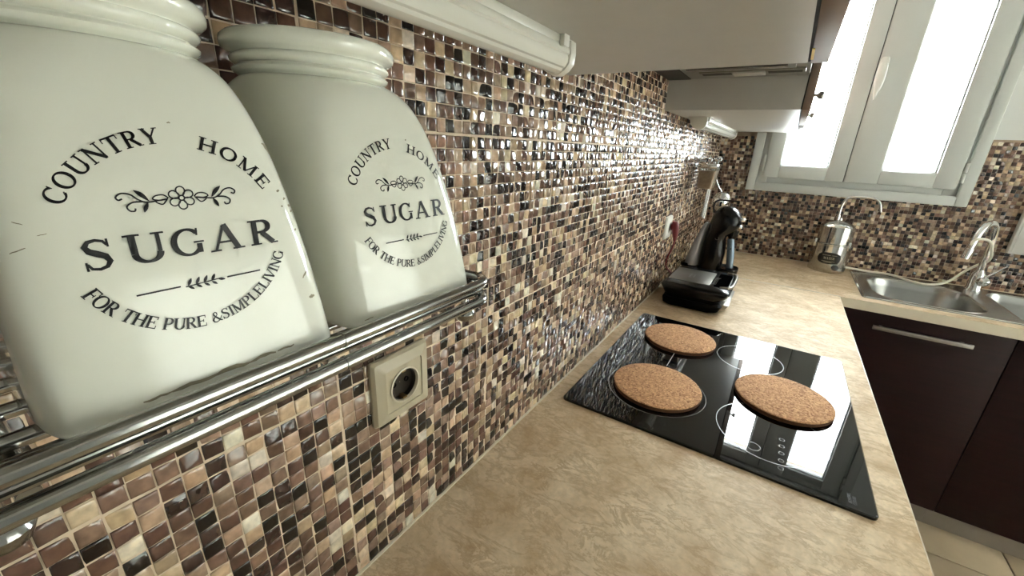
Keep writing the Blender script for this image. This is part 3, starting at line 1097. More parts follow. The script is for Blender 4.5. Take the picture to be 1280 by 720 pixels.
# ------------------------------------------------------------------ cork trivets
for cx, cy, rz, lb in ((0.178, 0.602, 0.3, 'round cork trivet on the rear left zone, beside the contact grill'),
                       (0.190, 0.313, 1.1, 'round cork trivet next to the mosaic wall, on the near left zone'),
                       (0.427, 0.432, 2.2, 'round cork trivet lying in the window reflection on the cooktop')):
    root = thing('cork_trivet', lb, 'trivet', (cx, cy, 0.006), 'cork trivets on the cooktop', rotz=rz)
    R_ = 0.0925
    m_ = MB().lathe([(R_ - 0.0015, 0.0001), (R_, 0.0015), (R_, 0.0085)], n=72, cap1=False)
    obj('rim', m_, M['cork_edge'], root, smooth=True)
    m_ = MB().lathe([(R_, 0.0085), (R_ - 0.001, 0.0098), (R_ - 0.003, 0.0103), (0.03, 0.0103)], n=72, cap0=False)
    obj('cork_top', m_, M['cork'], root, smooth=True)

# ------------------------------------------------------------------ sockets on the mosaic wall
def wall_socket(label, yc, zc, w, finish, rim):
    root = thing('wall_socket', label, 'socket', (0.0, yc, zc - w / 2))
    h = w / 2
    m_ = MB()
    def rr(k, x, r=0.003):
        return [(x, yc + a, zc + b) for a, b in rrect(-k, -k, k, k, r, 3)]
    m_.rings([rr(h, 0.0005), rr(h, 0.004), rr(h - 0.0025, 0.0085), rr(h * 0.66, 0.0115), rr(h * 0.655, 0.0085)], cap1=False)
    obj('frame', m_, finish, root, smooth=True, angle=25)
    k = h * 0.645
    # insert plate with a round hole
    bm = bmesh.new()
    hole = [(0.0105, yc + 0.0205 * math.cos(2 * PI * i / 40), zc + 0.0205 * math.sin(2 * PI * i / 40)) for i in range(40)]
    for lp_ in ([(0.0105, yc + a, zc + b) for a, b in rrect(-k, -k, k, k, 0.002, 3)], hole):
        vv = [bm.verts.new(p) for p in lp_]
        for i in range(len(vv)):
            bm.edges.new((vv[i], vv[(i + 1) % len(vv)]))
    bmesh.ops.triangle_fill(bm, edges=bm.edges[:], use_beauty=True, normal=(1, 0, 0))
    obj('insert', bm, finish, root)
    obj('rim', MB().lathe([(0.0205, 0.0095), (0.0218, 0.0120), (0.0200, 0.0125), (0.0192, 0.0085), (0.0192, 0.003)], (0, yc, zc), 40, 'x', False, False), rim, root, smooth=True)
    wl_ = obj('well', MB().lathe([(0.0192, 0.0085), (0.0188, 0.0022), (0.0005, 0.0020)], (0, yc, zc), 40, 'x', False, False), M['socket_dark'], root, smooth=True, angle=50)
    for dy in (-0.0095, 0.0095):
        obj('contact_hole', MB().lathe([(0.0032, 0.0021), (0.0032, 0.0036), (0.0022, 0.0037), (0.0022, 0.0022)], (0, yc + dy, zc), 14, 'x', False, False), M['black_matte'], root)
    for dz in (-0.0175, 0.0175):
        obj('earth_clip', MB().box((0.002, yc - 0.003, zc + dz - 0.0012), (0.0105, yc + 0.003, zc + dz + 0.0012)), M['pin'], root)
    return root


wall_socket('champagne coloured wall socket below the canister rail shelf', -0.2463, 0.2315, 0.083, M['socket'], M['socket_rim'])
wall_socket('white wall socket behind the contact grill with a red plug in it', 1.045, 0.240, 0.082, M['white_plastic'], M['white_plastic'])

pg = thing('power_cord', 'dark red plug and cord hanging from the white wall socket', 'cord', (0.03, 1.06, 0.11))
m_ = MB()
rs = []
for u, hy, hz, zz, xx in ((0, 0.008, 0.008, 0.262, 0.022), (0.1, 0.013, 0.011, 0.258, 0.024), (0.4, 0.015, 0.013, 0.240, 0.027), (0.7, 0.012, 0.011, 0.215, 0.030), (1, 0.005, 0.005, 0.190, 0.032)):
    rs.append([(xx + hz * math.sin(2 * PI * k / 16), 1.062 + hy * math.cos(2 * PI * k / 16), zz) for k in range(16)])
m_.rings(rs)
m_.tube([(0.012, 1.062, 0.241), (0.028, 1.062, 0.241)], 0.013, 16)
obj('plug', m_, M['red'], pg, smooth=True)
obj('cord', MB().tube(bez([(0.032, 1.062, 0.195), (0.030, 1.055, 0.165), (0.020, 1.045, 0.125), (0.018, 1.060, 0.09), (0.030, 1.11, 0.055), (0.042, 1.13, 0.045)]), 0.0034, 8), M['red'], pg, smooth=True)

# ------------------------------------------------------------------ chrome rail shelf for the canisters
sh = thing('rail_shelf', 'chrome wire rail shelf on the mosaic wall holding two canisters', 'shelf', (0.0, -0.435, 0.38))
YE0, YE1, XRAIL = -0.553, -0.3125, 0.1770
ZR1, ZR0, RR = 0.4124, 0.4000, 0.0034


def u_rail(z, r):
    pts = [(0.0, YE1, z)]
    rad = 0.012
    for i in range(7):
        a = math.radians(90 - 90 * i / 6)
        pts.append((XRAIL - rad + rad * math.cos(a), YE1 - rad + rad * math.sin(a), z))
    for yy in (-0.38, -0.43, -0.48):
        pts.append((XRAIL, yy, z))
    for i in range(7):
        a = math.radians(0 - 90 * i / 6)
        pts.append((XRAIL - rad + rad * math.cos(a), YE0 + rad + rad * math.sin(a), z))
    pts.append((0.0, YE0, z))
    return MB().tube(pts, r, 14)


obj('rail', u_rail(ZR1, RR), M['rail_chrome'], sh, smooth=True)
obj('rail', u_rail(ZR0, RR), M['rail_chrome'], sh, smooth=True)
for z in (ZR1, ZR0):
    obj('sleeve', MB().tube([(XRAIL, -0.4300, z), (XRAIL, -0.4288, z)], RR + 0.0004, 14), M['rail_chrome'], sh, smooth=True)
for x in (0.022, 0.046, 0.070, 0.094, 0.118, 0.142, 0.158, 0.1685):
    obj('shelf_rod', MB().tube([(x, YE0, 0.4038), (x, YE1, 0.4038)], 0.0030, 10), M['rail_chrome'], sh, smooth=True)
for yy in (-0.345, -0.43, -0.53):
    obj('cross_bar', MB().tube([(0.0, yy, 0.3978), (0.168, yy, 0.3978)], 0.0030, 10), M['rail_chrome'], sh, smooth=True)
for yy in (YE0, YE1):
    for x in (0.010, 0.160):
        obj('post', MB().tube([(x, yy, ZR0), (x, yy, ZR1)], 0.0028, 10), M['rail_chrome'], sh, smooth=True)
    obj('wall_flange', MB().lathe([(0.014, 0.0005), (0.014, 0.004), (0.006, 0.008)], (0, yy, 0.4068), 20, 'x'), M['rail_chrome'], sh, smooth=True)
for yy in (-0.3195, -0.5375):
    m_ = MB().lathe([(0.0025, 0.0), (0.006, 0.002), (0.0078, 0.0065), (0.006, 0.011), (0.0028, 0.0135), (0.0028, 0.0185)], (0.160, yy, 0.3795), 18)
    obj('ball_foot', m_, M['rail_chrome'], sh, smooth=True)

# ------------------------------------------------------------------ sugar canisters
JS = 0.88
J_D0, J_W0, J_NK, J_ZT, J_N0 = 0.1015 * JS, 0.0571 * JS, 0.0439 * JS, 0.1423 * JS, 10.5
J_BACK = 0.079


def jar_prof(z):
    """half depth to the front, half width, squareness of the canister at height z"""
    u = min(max(z / J_ZT, 0.0), 1.0)
    dd = J_NK + (J_D0 - J_NK) * math.sqrt(max(0.0, 1 - u ** 2.64)) * (1 - 0.514 * u)
    ww = J_NK + (J_W0 - J_NK) * math.sqrt(max(0.0, 1 - u ** 4.07)) * (1 - 0.50 * u)
    n = 2 + (J_N0 - 2) * (1 - u ** 3.2)
    if z < 0.004:
        k = 0.004 * (1 - math.sqrt(max(0.0, 1 - (1 - z / 0.004) ** 2)))
        dd -= k
        ww -= k
    return dd, ww, n


def jar_crown(y, z):
    """gentle outward bow of the front face"""
    u = min(max(z / J_ZT, 0.0), 1.0)
    return 1.3 * y * y * (1 - u ** 3)


# print layout plane (front of the chipped canister as drawn) mapped along sight lines on to the curved front
J1 = Vector((0.0823, -0.4732, 0.4070))
_cache = {}


def on_jar(u, v):
    key = (round(u, 6), round(v, 6))
    if key in _cache:
        return _cache[key]
    P = Vector((0.128, -0.4635 + u, 0.392 + v))
    d_ = P - CAM

    def inside(t):
        q_ = CAM + d_ * t - J1
        if q_.z < 0 or q_.z > J_ZT:
            return False
        dd, ww, n = jar_prof(q_.z)
        return q_.x > 0 and (abs(q_.x + jar_crown(q_.y, q_.z)) / dd) ** n + (abs(q_.y) / ww) ** n < 1
    t0, t1 = 0.5, 1.5
    t = t0
    while t < t1 and not inside(t):
        t += 0.01
    if t >= t1:
        return on_jar(u * 0.985, v if v > 0.0 else v + 0.0004)
    lo_, hi_ = t - 0.01, t
    for _ in range(18):
        mid = (lo_ + hi_) / 2
        if inside(mid):
            hi_ = mid
        else:
            lo_ = mid
    q_ = CAM + d_ * lo_ - J1
    out = (q_.x + 0.00022, q_.y + 0.00002, q_.z)
    _cache[key] = out
    return out


def jar_loop(z, N=96):
    dd, ww, n = jar_prof(z)
    db = J_NK + (dd - J_NK) * (J_BACK - J_NK) / (J_D0 - J_NK)
    out = []
    for x, y in superloop(dd, ww, n, N):
        k = max(0.0, x / dd)
        out.append((x * (1.0 if x > 0 else db / dd) - jar_crown(y, z) * k, y, z))
    return out


def canister(label, loc, rotz, chips):
    root = thing('sugar_canister', label, 'canister', loc, 'enamel sugar canisters on the rail shelf', rotz=rotz)
    zz = [0.0, 0.0004, 0.0010, 0.0018, 0.0028, 0.004, 0.012] + [J_ZT * k / 24 for k in range(3, 22)] + [J_ZT * k for k in (0.895, 0.92, 0.945, 0.965, 0.98, 0.99, 0.997, 1.0)]
    rs = [jar_loop(z) for z in zz]
    for r_, h_ in ((0.0004, 0.0006), (0.0016, 0.0014), (0.0030, 0.0030), (0.0034, 0.0048), (0.0026, 0.0064), (0.0010, 0.0074), (0.0008, 0.0082), (0.0022, 0.0090), (0.0036, 0.0106),
                   (0.0040, 0.0126), (0.0032, 0.0146), (0.0020, 0.0158), (0.0024, 0.0168), (0.0050, 0.0180), (0.0066, 0.0205), (0.0070, 0.0240), (0.0066, 0.0275), (0.0050, 0.0300),
                   (0.0020, 0.0312), (-0.0005, 0.0300), (-0.0015, 0.026), (-0.0018, 0.000)):
        rs.append([(x, y, J_ZT + h_ * 0.68) for x, y in superloop(J_NK + r_ * 1.15, J_NK + r_ * 1.15, 2, 96)])
    m_ = MB().rings(rs, True, False)
    obj('body', m_, M['enamel'], root, smooth=True, angle=60)
    obj('lid_disc', MB().lathe([(J_NK - 0.0016, J_ZT + 0.006), (J_NK - 0.0016, J_ZT + 0.0075), (0.001, J_ZT + 0.009)], n=48), M['enamel'], root, smooth=True)
    C_ = (0.0, 0.0665)
    obj('printed_lettering', text_arc('COUNTRY', C_[0], C_[1], 0.0382, 154, 94, 0.0058, on_jar, True, 0.98), M['print'], root, label='COUNTRY in an arc of black serif capitals')
    obj('printed_lettering', text_arc('HOME', C_[0], C_[1], 0.0372, 77, 29, 0.0054, on_jar, True, 0.94), M['print'], root, label='HOME in an arc of black serif capitals')
    obj('printed_lettering', text_arc('FOR THE PURE &SIMPLELIVING', C_[0], C_[1] + 0.0005, 0.0405, 203, 341, 0.0052, on_jar, False, 1.0), M['print'], root, label='FOR THE PURE &SIMPLELIVING along the lower arc')
    # SUGAR with wide spacing
    mb = MB()
    for ch, u0, u1 in (('S', -0.0345, -0.0245), ('U', -0.0218, -0.0085), ('G', -0.0072, 0.0050), ('A', 0.0068, 0.0200), ('R', 0.0232, 0.0358)):
        m2 = text_line(ch, u0, u1, 0.0592, 0.0118, on_jar)
        mb.add(m2.v, m2.f)
    obj('printed_lettering', mb, M['print'], root, label='SUGAR in wide black serif capitals')
    # dashes with a leaf twig
    mb = MB()
    v0 = 0.0468
    for a, b in ((-0.0220, -0.0072), (0.0108, 0.0255)):
        stroke_faces(mb, [(a + (b - a) * i / 4, v0) for i in range(5)], [0.0007] * 5, on_jar)
    stroke_faces(mb, [(-0.0055 + 0.0140 * i / 6, v0 - 0.0006 + 0.0008 * i / 6) for i in range(7)], [0.0005] * 7, on_jar)

    def leaf(cx, cy, ang, l, w):
        pts = [(cx + math.cos(ang) * l * i / 6, cy + math.sin(ang) * l * i / 6) for i in range(7)]
        stroke_faces(mb, pts, [w * math.sin(PI * (0.06 + 0.88 * i / 6)) for i in range(7)], on_jar)
    for k in range(4):
        xk = -0.0045 + 0.0030 * k
        leaf(xk, v0 - 0.0003, math.radians(62), 0.0034, 0.0013)
        leaf(xk, v0 - 0.0005, math.radians(-40), 0.0026, 0.0011)
    leaf(0.0070, v0 + 0.0001, math.radians(-15), 0.0030, 0.0012)
    obj('printed_twig', mb, M['print'], root)
    # flower with scrolling twigs
    mb = MB()
    fc = (0.0, 0.0836)
    for k in range(6):
        a = math.radians(90 + 60 * k)
        P_ = []
        for i in range(13):
            t = i / 12
            rad = 0.0010 + 0.0036 * math.sin(PI * t) ** 0.9
            th = a + math.radians(34) * math.cos(PI * t)
            P_.append((fc[0] + rad * math.cos(th), fc[1] + rad * math.sin(th)))
        stroke_faces(mb, P_, [0.00052] * 13, on_jar)
    P_ = [(fc[0] + 0.0010 * math.cos(2 * PI * i / 14), fc[1] + 0.0010 * math.sin(2 * PI * i / 14)) for i in range(15)]
    stroke_faces(mb, P_, [0.0006] * 15, on_jar)
    for s in (-1, 1):
        def S(pts, w):
            Q = [(p.x, p.y) for p in bez([(fc[0] + s * a, fc[1] + b, 0) for a, b in pts], 6)]
            ww = [w] * len(Q) if not isinstance(w, tuple) else [w[0] + (w[1] - w[0]) * math.sin(PI * i / (len(Q) - 1)) for i in range(len(Q))]
            stroke_faces(mb, Q, ww, on_jar)
        S([(0.0046, 0.0), (0.0075, -0.0004), (0.0115, -0.0008), (0.0140, 0.0004), (0.0160, 0.0024), (0.0185, 0.0030), (0.0203, 0.0018), (0.0198, 0.0006), (0.0186, 0.0010)], 0.00058)
        S([(0.0130, -0.0004), (0.0160, -0.0006), (0.0178, -0.0020), (0.0172, -0.0036), (0.0158, -0.0038), (0.0154, -0.0028)], 0.00058)
        S([(0.0044, 0.0003), (0.0060, 0.0016), (0.0085, 0.0014), (0.0095, 0.0002), (0.0072, -0.0004), (0.0046, 0.0)], 0.00052)
        S([(0.0050, -0.0003), (0.0066, -0.0020), (0.0082, -0.0014), (0.0090, -0.0004)], 0.00052)
        S([(0.0108, -0.0004), (0.0128, 0.0022), (0.0148, 0.0040)], (0.0002, 0.0016))
        S([(0.0112, -0.0008), (0.0122, -0.0028), (0.0130, -0.0046)], (0.0002, 0.0014))
    obj('printed_flower', mb, M['print'], root)
    for (u, v, a, l, w) in chips:
        pts, ws = [], []
        for i in range(6):
            pts.append((u + math.cos(a) * l * (i / 5 - 0.5), v + math.sin(a) * l * (i / 5 - 0.5) + random.uniform(-1, 1) * w * 0.3))
            ws.append(w * (0.35 + 0.65 * math.sin(PI * (0.1 + 0.8 * i / 5))) * random.uniform(0.7, 1.1))
        mb = MB()
        stroke_faces(mb, pts, ws, on_jar)
        obj('paint_chip', mb, M['rust'], root)
    return root


ZJ = 0.4070
chips1 = [(0.0475, 0.0395, 1.0, 0.0045, 0.0012), (0.0500, 0.0260, -0.4, 0.0030, 0.0022), (0.0395, 0.0840, 0.2, 0.0013, 0.0012), (0.0420, 0.0800, 0.6, 0.0012, 0.0011),
          (0.0440, 0.0765, 0.1, 0.0013, 0.0012), (0.0446, 0.0735, 0.8, 0.0013, 0.0011), (0.0405, 0.0765, 0.5, 0.0010, 0.0009), (0.0455, 0.0640, 0.3, 0.0010, 0.0010),
          (0.0370, 0.1035, -0.9, 0.0060, 0.0012), (-0.048, 0.0700, 0.3, 0.0040, 0.0004), (-0.046, 0.0790, -0.5, 0.0024, 0.0004), (-0.0415, 0.0745, 0.1, 0.0024, 0.0003),
          (0.001, 0.1125, 0.1, 0.0012, 0.0006), (-0.010, 0.0010, 0.02, 0.018, 0.0020), (0.006, 0.0012, 0.0, 0.015, 0.0024), (0.020, 0.0014, 0.0, 0.013, 0.0018),
          (0.032, 0.0016, 0.0, 0.009, 0.0012), (-0.024, 0.0008, 0.0, 0.010, 0.0012)]
chips2 = [(0.010, 0.110, 0.2, 0.0010, 0.0008), (-0.044, 0.0, 0.1, 0.006, 0.0007)]
canister('ivory enamel sugar canister with chipped paint, filling the open end of the rail shelf', (0.0823, -0.4732, ZJ), 0.0, chips1)
canister('ivory enamel sugar canister with a window glare on its side, next to the chipped one', (0.0823, -0.3678, ZJ), 0.0, chips2)

# ------------------------------------------------------------------ contact grill
gr = thing('contact_grill', 'black contact grill with a silver lid plate beside the coffee machine', 'grill', (0.15, 1.01, 0.0))


def slab_rings(poly_fn, levels):
    return MB().rings([[(x, y, z) for x, y in poly_fn(k)] for z, k in levels])


GY0, GY1 = 0.880, 1.150


def gpoly(x0, x1, inset):
    return rrect(x0 + inset, GY0 + inset, x1 - inset, GY1 - inset, 0.018, 4)


# base tub
m_ = MB()
rs = []
for z, x0, x1, i in ((0.004, 0.062, 0.222, 0.006), (0.010, 0.057, 0.236, 0.001), (0.028, 0.055, 0.244, 0.0), (0.033, 0.057, 0.240, 0.002)):
    rs.append([(x, y, z) for x, y in gpoly(x0, x1, i)])
m_.rings(rs)
obj('base', m_, M['black_matte'], gr, smooth=True, angle=50)
for fx in (0.08, 0.20):
    for fy in (GY0 + 0.03, GY1 - 0.03):
        obj('foot', MB().lathe([(0.009, 0.0), (0.009, 0.006)], (fx, fy, 0.0), 14), M['black_matte'], gr)
# sloping front lip of the base with pale print
lip = MB()
lip.add([(0.238, 0.905, 0.034), (0.238, 1.125, 0.034), (0.262, 1.110, 0.030), (0.262, 0.920, 0.030), (0.230, 0.905, 0.012), (0.230, 1.125, 0.012), (0.252, 1.110, 0.014), (0.252, 0.920, 0.014)],
        [(0, 1, 2, 3), (4, 5, 6, 7), (0, 1, 5, 4), (1, 2, 6, 5), (2, 3, 7, 6), (3, 0, 4, 7)])
lp_ = obj('drip_lip', lip, M['grill_silver'], gr, bevel=0.001)
m_ = MB()
for k in range(3):
    m_.box((0.2425 + 0.004 * k, 0.945, 0.0335 - 0.0007 * k), (0.2440 + 0.004 * k, 0.985, 0.0345 - 0.0007 * k))
obj('print_lines', m_, M['white_print'], lp_)
# waist and lid
rs = []
for z, x0, x1, i in ((0.031, 0.060, 0.232, 0.006), (0.038, 0.056, 0.240, 0.003), (0.043, 0.056, 0.236, 0.005), (0.047, 0.056, 0.240, 0.003)):
    rs.append([(x, y, z) for x, y in gpoly(x0, x1, i)])
obj('grill_plates', MB().rings(rs), M['black_matte'], gr, smooth=True, angle=50)
rs = []
for z, x0, x1, i in ((0.047, 0.056, 0.236, 0.002), (0.058, 0.052, 0.250, 0.0), (0.072, 0.046, 0.258, -0.002), (0.080, 0.048, 0.256, 0.001), (0.084, 0.054, 0.250, 0.006)):
    rs.append([(x, y, z) for x, y in gpoly(x0, x1, i)])
lid = obj('lid', MB().rings(rs), M['black_plastic'], gr, smooth=True, angle=50)
obj('lid_plate', MB().box((0.058, 0.930, 0.0838), (0.192, 1.105, 0.0856)), M['grill_silver'], lid, bevel=0.0006)
# pale script mark on the plate: a looping stroke, not legible
m_ = MB()
Q = bez([(0.118 + 0.003 * math.sin(k * 2.2), 0.985 + 0.006 * k, 0) for k in range(10)], 5)
stroke_faces(m_, [(p.x, p.y) for p in Q], [0.0016] * len(Q), lambda a, b: (a + 0.006 * math.sin(b * 700) * 0.5, b, 0.0858))
Q = bez([(0.130 + 0.002 * math.sin(k * 2.9), 0.990 + 0.006 * k, 0) for k in range(8)], 5)
stroke_faces(m_, [(p.x, p.y) for p in Q], [0.0012] * len(Q), lambda a, b: (a, b, 0.0858))
obj('printed_mark', m_, M['white_print'], lid)
# handle frame at the front: dark well with chrome bars
obj('handle_well', MB().box((0.204, 0.930, 0.0835), (0.247, 1.110, 0.0848)), M['well_black'], lid)
for k in range(3):
    obj('chrome_bar', MB().tube([(0.199 + 0.0042 * k, 0.945, 0.0862), (0.199 + 0.0042 * k, 1.02, 0.0872), (0.204 + 0.0042 * k, 1.04, 0.0866)], 0.0013, 8), M['chrome'], lid, smooth=True)
obj('handle', MB().tube(bez([(0.225, 0.925, 0.083), (0.252, 0.940, 0.085), (0.2595, 0.985, 0.086), (0.2595, 1.07, 0.086), (0.252, 1.125, 0.085), (0.225, 1.140, 0.083)]), 0.0052, 10), M['grill_silver'], lid, smooth=True)

# ------------------------------------------------------------------ capsule coffee machine
cm = thing('coffee_machine', 'black rounded capsule coffee machine standing in the worktop corner', 'coffee machine', (0.13, 1.42, 0.0))
CY = 1.42
# foot and drip tray
m_ = MB()
rs = []
for z, k in ((0.0, 0.96), (0.006, 1.0), (0.016, 1.0), (0.022, 0.95)):
    rs.append([(0.105 + (a) * k, CY + b * k, z) for a, b in superloop(0.090, 0.072, 3.0, 40)])
m_.rings(rs)
obj('base', m_, M['black_plastic'], cm, smooth=True, angle=50)
m_ = MB()
rs = []
for z, k in ((0.004, 0.80), (0.012, 0.94), (0.038, 1.0), (0.042, 0.97), (0.036, 0.88)):
    rs.append([(0.196 + a * k, CY + b * k, z) for a, b in superloop(0.046, 0.052, 2.4, 40)])
m_.rings(rs)
obj('drip_tray', m_, M['black_plastic'], cm, smooth=True, angle=50)
# body: side silhouette swept with rounded flanks
sil = [  # (z, x_back, x_front, half_width)
    (0.018, 0.080, 0.172, 0.048), (0.05, 0.080, 0.176, 0.050), (0.10, 0.082, 0.178, 0.051), (0.14, 0.085, 0.174, 0.051), (0.165, 0.088, 0.170, 0.052),
    (0.182, 0.090, 0.178, 0.055), (0.197, 0.093, 0.198, 0.058), (0.215, 0.096, 0.211, 0.061), (0.235, 0.099, 0.216, 0.062), (0.255, 0.103, 0.213, 0.061), (0.272, 0.109, 0.204, 0.057),
    (0.285, 0.118, 0.192, 0.049), (0.294, 0.130, 0.178, 0.037), (0.299, 0.143, 0.165, 0.020)]
rs = []
for z, xb, xf, hw in sil:
    rs.append([((xb + xf) / 2 + a, CY + b, z) for a, b in superloop((xf - xb) / 2, hw, 2.5, 40)])
body = obj('body', MB().rings(rs), M['black_plastic'], cm, smooth=True, angle=60)
obj('emblem', MB().lathe([(0.0075, 0.0), (0.0075, 0.0012), (0.0055, 0.0014), (0.0055, 0.0008)], (0.140, CY - 0.0535, 0.168), 20, 'y', False, False), M['hood_grey'], body, smooth=True)
# pale side cheek between head and column
obj('column', MB().tube([(0.206, CY, 0.040), (0.199, CY, 0.10), (0.188, CY, 0.166)], [0.014, 0.015, 0.014], 16), M['blue_grey'], cm, smooth=True)
obj('column_button', MB().lathe([(0.003, -0.0165), (0.003, -0.013)], (0.196, CY, 0.125), 12, 'y'), M['black_matte'], cm)
obj('nozzle', MB().lathe([(0.011, 0.165), (0.016, 0.170), (0.019, 0.180), (0.021, 0.200)], (0.192, CY, 0.0), 20), M['black_plastic'], cm, smooth=True)
for z, x in ((0.249, 0.214), (0.219, 0.208)):
    obj('knob', MB().lathe([(0.008, -0.004), (0.008, 0.009), (0.0055, 0.012)], (x, CY - 0.01, z), 16, 'x'), M['chrome'], cm, smooth=True)
lv = MB().tube(bez([(0.104, CY - 0.02, 0.268), (0.098, CY - 0.01, 0.300), (0.110, CY, 0.318), (0.150, CY, 0.3205), (0.190, CY, 0.3205)]), [0.0035] * 33, 8)
obj('lever', lv, M['black_plastic'], cm, smooth=True)
obj('tank_foot', MB().tube(bez([(0.040, CY - 0.045, 0.030), (0.022, CY - 0.03, 0.030), (0.018, CY, 0.030), (0.022, CY + 0.03, 0.030), (0.040, CY + 0.045, 0.030)]), 0.010, 10), M['black_plastic'], cm, smooth=True)
rs = []
for z, xb, xf, hw in ((0.032, 0.024, 0.079, 0.040), (0.06, 0.027, 0.080, 0.044), (0.14, 0.049, 0.083, 0.046), (0.20, 0.068, 0.090, 0.044), (0.216, 0.074, 0.093, 0.040), (0.222, 0.079, 0.094, 0.034)):
    rs.append([((xb + xf) / 2 + a, CY + b, z) for a, b in superloop((xf - xb) / 2, hw, 3.2, 32)])
obj('water_tank', MB().rings(rs), M['tank'], cm, smooth=True, angle=50, label='smoky grey water tank')

# ------------------------------------------------------------------ utensil rail by the corner
ur = thing('utensil_rail', 'short chrome utensil rail on the mosaic wall near the corner', 'rail', (0.0, 1.45, 0.47))
obj('rail', MB().tube([(0.046, 1.16, 0.476), (0.046, 1.74, 0.476)], 0.0065, 14), M['chrome'], ur, smooth=True)
for yy in (1.20, 1.70):
    m_ = MB().tube([(0.0, yy, 0.476), (0.046, yy, 0.476)], 0.005, 12)
    m_.lathe([(0.014, 0.0005), (0.014, 0.004), (0.006, 0.008)], (0, yy, 0.476), 18, 'x')
    obj('bracket', m_, M['chrome'], ur, smooth=True)
for yy in (1.16, 1.74):
    obj('end_knob', MB().tube([(0.046, yy - 0.006, 0.476), (0.046, yy + 0.006, 0.476)], 0.0085, 14), M['chrome'], ur, smooth=True)
for yy in (1.33, 1.50):
    obj('ring', MB().tube([(0.046, yy - 0.003, 0.476), (0.046, yy + 0.003, 0.476)], 0.0082, 14), M['black_matte'], ur, smooth=True)
sp = thing('spice_box', 'clear spice box of brown powder with steel top hanging on the rail', 'spice box', (0.06, 1.40, 0.36))
BX0, BX1, BY0, BY1 = 0.024, 0.092, 1.325, 1.435
m_ = MB()
m_.rings([[(a, b, 0.366) for a, b in rrect(BX0 + 0.008, BY0 + 0.006, BX1 - 0.008, BY1 - 0.006, 0.006, 3)],
          [(a, b, 0.446) for a, b in rrect(BX0, BY0, BX1, BY1, 0.006, 3)]])
obj('glass', m_, M['clear'], sp)
m_ = MB()
m_.rings([[(a, b, 0.3675) for a, b in rrect(BX0 + 0.010, BY0 + 0.008, BX1 - 0.010, BY1 - 0.008, 0.005, 3)],
          [(a, b, 0.436) for a, b in rrect(BX0 + 0.003, BY0 + 0.003, BX1 - 0.003, BY1 - 0.003, 0.005, 3)]])
obj('spice', m_, M['spice'], sp)
obj('lid', MB().box((BX0 - 0.001, BY0 - 0.001, 0.446), (BX1 + 0.001, BY1 + 0.001, 0.464)), M['steel_bright'], sp, bevel=0.002)
obj('hook', MB().tube(bez([(0.046, 1.38, 0.464), (0.060, 1.38, 0.472), (0.058, 1.38, 0.486), (0.046, 1.38, 0.4855), (0.036, 1.38, 0.480)]), 0.0022, 8), M['chrome'], sp, smooth=True)
for k, (yy, L_, lb) in enumerate(((1.545, 0.235, 'long steel utensil handle hanging on the rail beside the spice box'), (1.60, 0.25, 'slim steel utensil hanging on the rail between the ladle and another handle'))):
    ut = thing('kitchen_utensil', lb, 'utensil', (0.046, yy, 0.22))
    obj('handle', MB().tube([(0.046, yy, 0.462), (0.044, yy, 0.38), (0.040, yy, 0.462 - L_)], [0.004, 0.005, 0.009], 10), M['steel'], ut, smooth=True)
    obj('hanging_loop', MB().tube([(0.046, yy + 0.0105 * math.sin(2 * PI * i / 16) * 0.4, 0.472 + 0.012 * math.cos(2 * PI * i / 16)) for i in range(16)], 0.0018, 8, False, True), M['steel'], ut, smooth=True)
ld = thing('steel_ladle', 'shiny steel ladle bowl hanging behind the coffee machine', 'ladle', (0.09, 1.68, 0.25))
m_ = MB()
prof = [(0.002, -0.030), (0.015, -0.027), (0.026, -0.016), (0.031, 0.0), (0.0315, 0.004), (0.0295, 0.004), (0.025, -0.012), (0.012, -0.024), (0.001, -0.027)]
rs = []
for r, h in prof:
    ring = []
    for k in range(28):
        a = 2 * PI * k / 28
        v_ = Vector((r * math.cos(a), h, r * math.sin(a) * 1.1))
        ring.append((0.092 + v_.x * 1.3, 1.68 + v_.y * 1.3, 0.290 + v_.z * 1.3))
    rs.append(ring)
m_.rings(rs)
obj('bowl', m_, M['chrome'], ld, smooth=True)
obj('handle', MB().tube(bez([(0.086, 1.68, 0.334), (0.060, 1.68, 0.37), (0.046, 1.68, 0.42), (0.046, 1.68, 0.470)]), 0.0035, 8), M['steel'], ld, smooth=True)
obj('hook', MB().tube(bez([(0.046, 1.68, 0.468), (0.058, 1.68, 0.474), (0.056, 1.68, 0.4865), (0.046, 1.68, 0.4858), (0.037, 1.68, 0.480)]), 0.0025, 8), M['steel'], ld, smooth=True)

# ------------------------------------------------------------------ steel water filter
WCX, WCY = 0.578, 1.882
wf = thing('water_filter', 'polished steel countertop water filter with gooseneck spout and black badge', 'water filter', (WCX, WCY, 0.0))
obj('lower_housing', MB().lathe([(0.066, 0.0), (0.0725, 0.004), (0.0735, 0.012), (0.0725, 0.03), (0.0715, 0.125), (0.0735, 0.127), (0.0735, 0.133), (0.068, 0.136)], (WCX, WCY, 0), 48), M['steel_bright'], wf, smooth=True, angle=35)
obj('upper_housing', MB().lathe([(0.0665, 0.134), (0.0665, 0.205), (0.0655, 0.211)], (WCX, WCY, 0), 48), M['steel_bright'], wf, smooth=True, angle=35)
obj('dome', MB().lathe([(0.0655, 0.211), (0.058, 0.219), (0.042, 0.230), (0.022, 0.237), (0.010, 0.239), (0.009, 0.250)], (WCX, WCY, 0), 48), M['steel_bright'], wf, smooth=True, angle=60)
for a in (200, 320):
    r_ = math.radians(a)
    cx, cy = WCX + 0.074 * math.cos(r_), WCY + 0.074 * math.sin(r_)
    obj('clamp', MB().box((cx - 0.005, cy - 0.005, 0.112), (cx + 0.005, cy + 0.005, 0.150)), M['steel_bright'], wf, bevel=0.001)
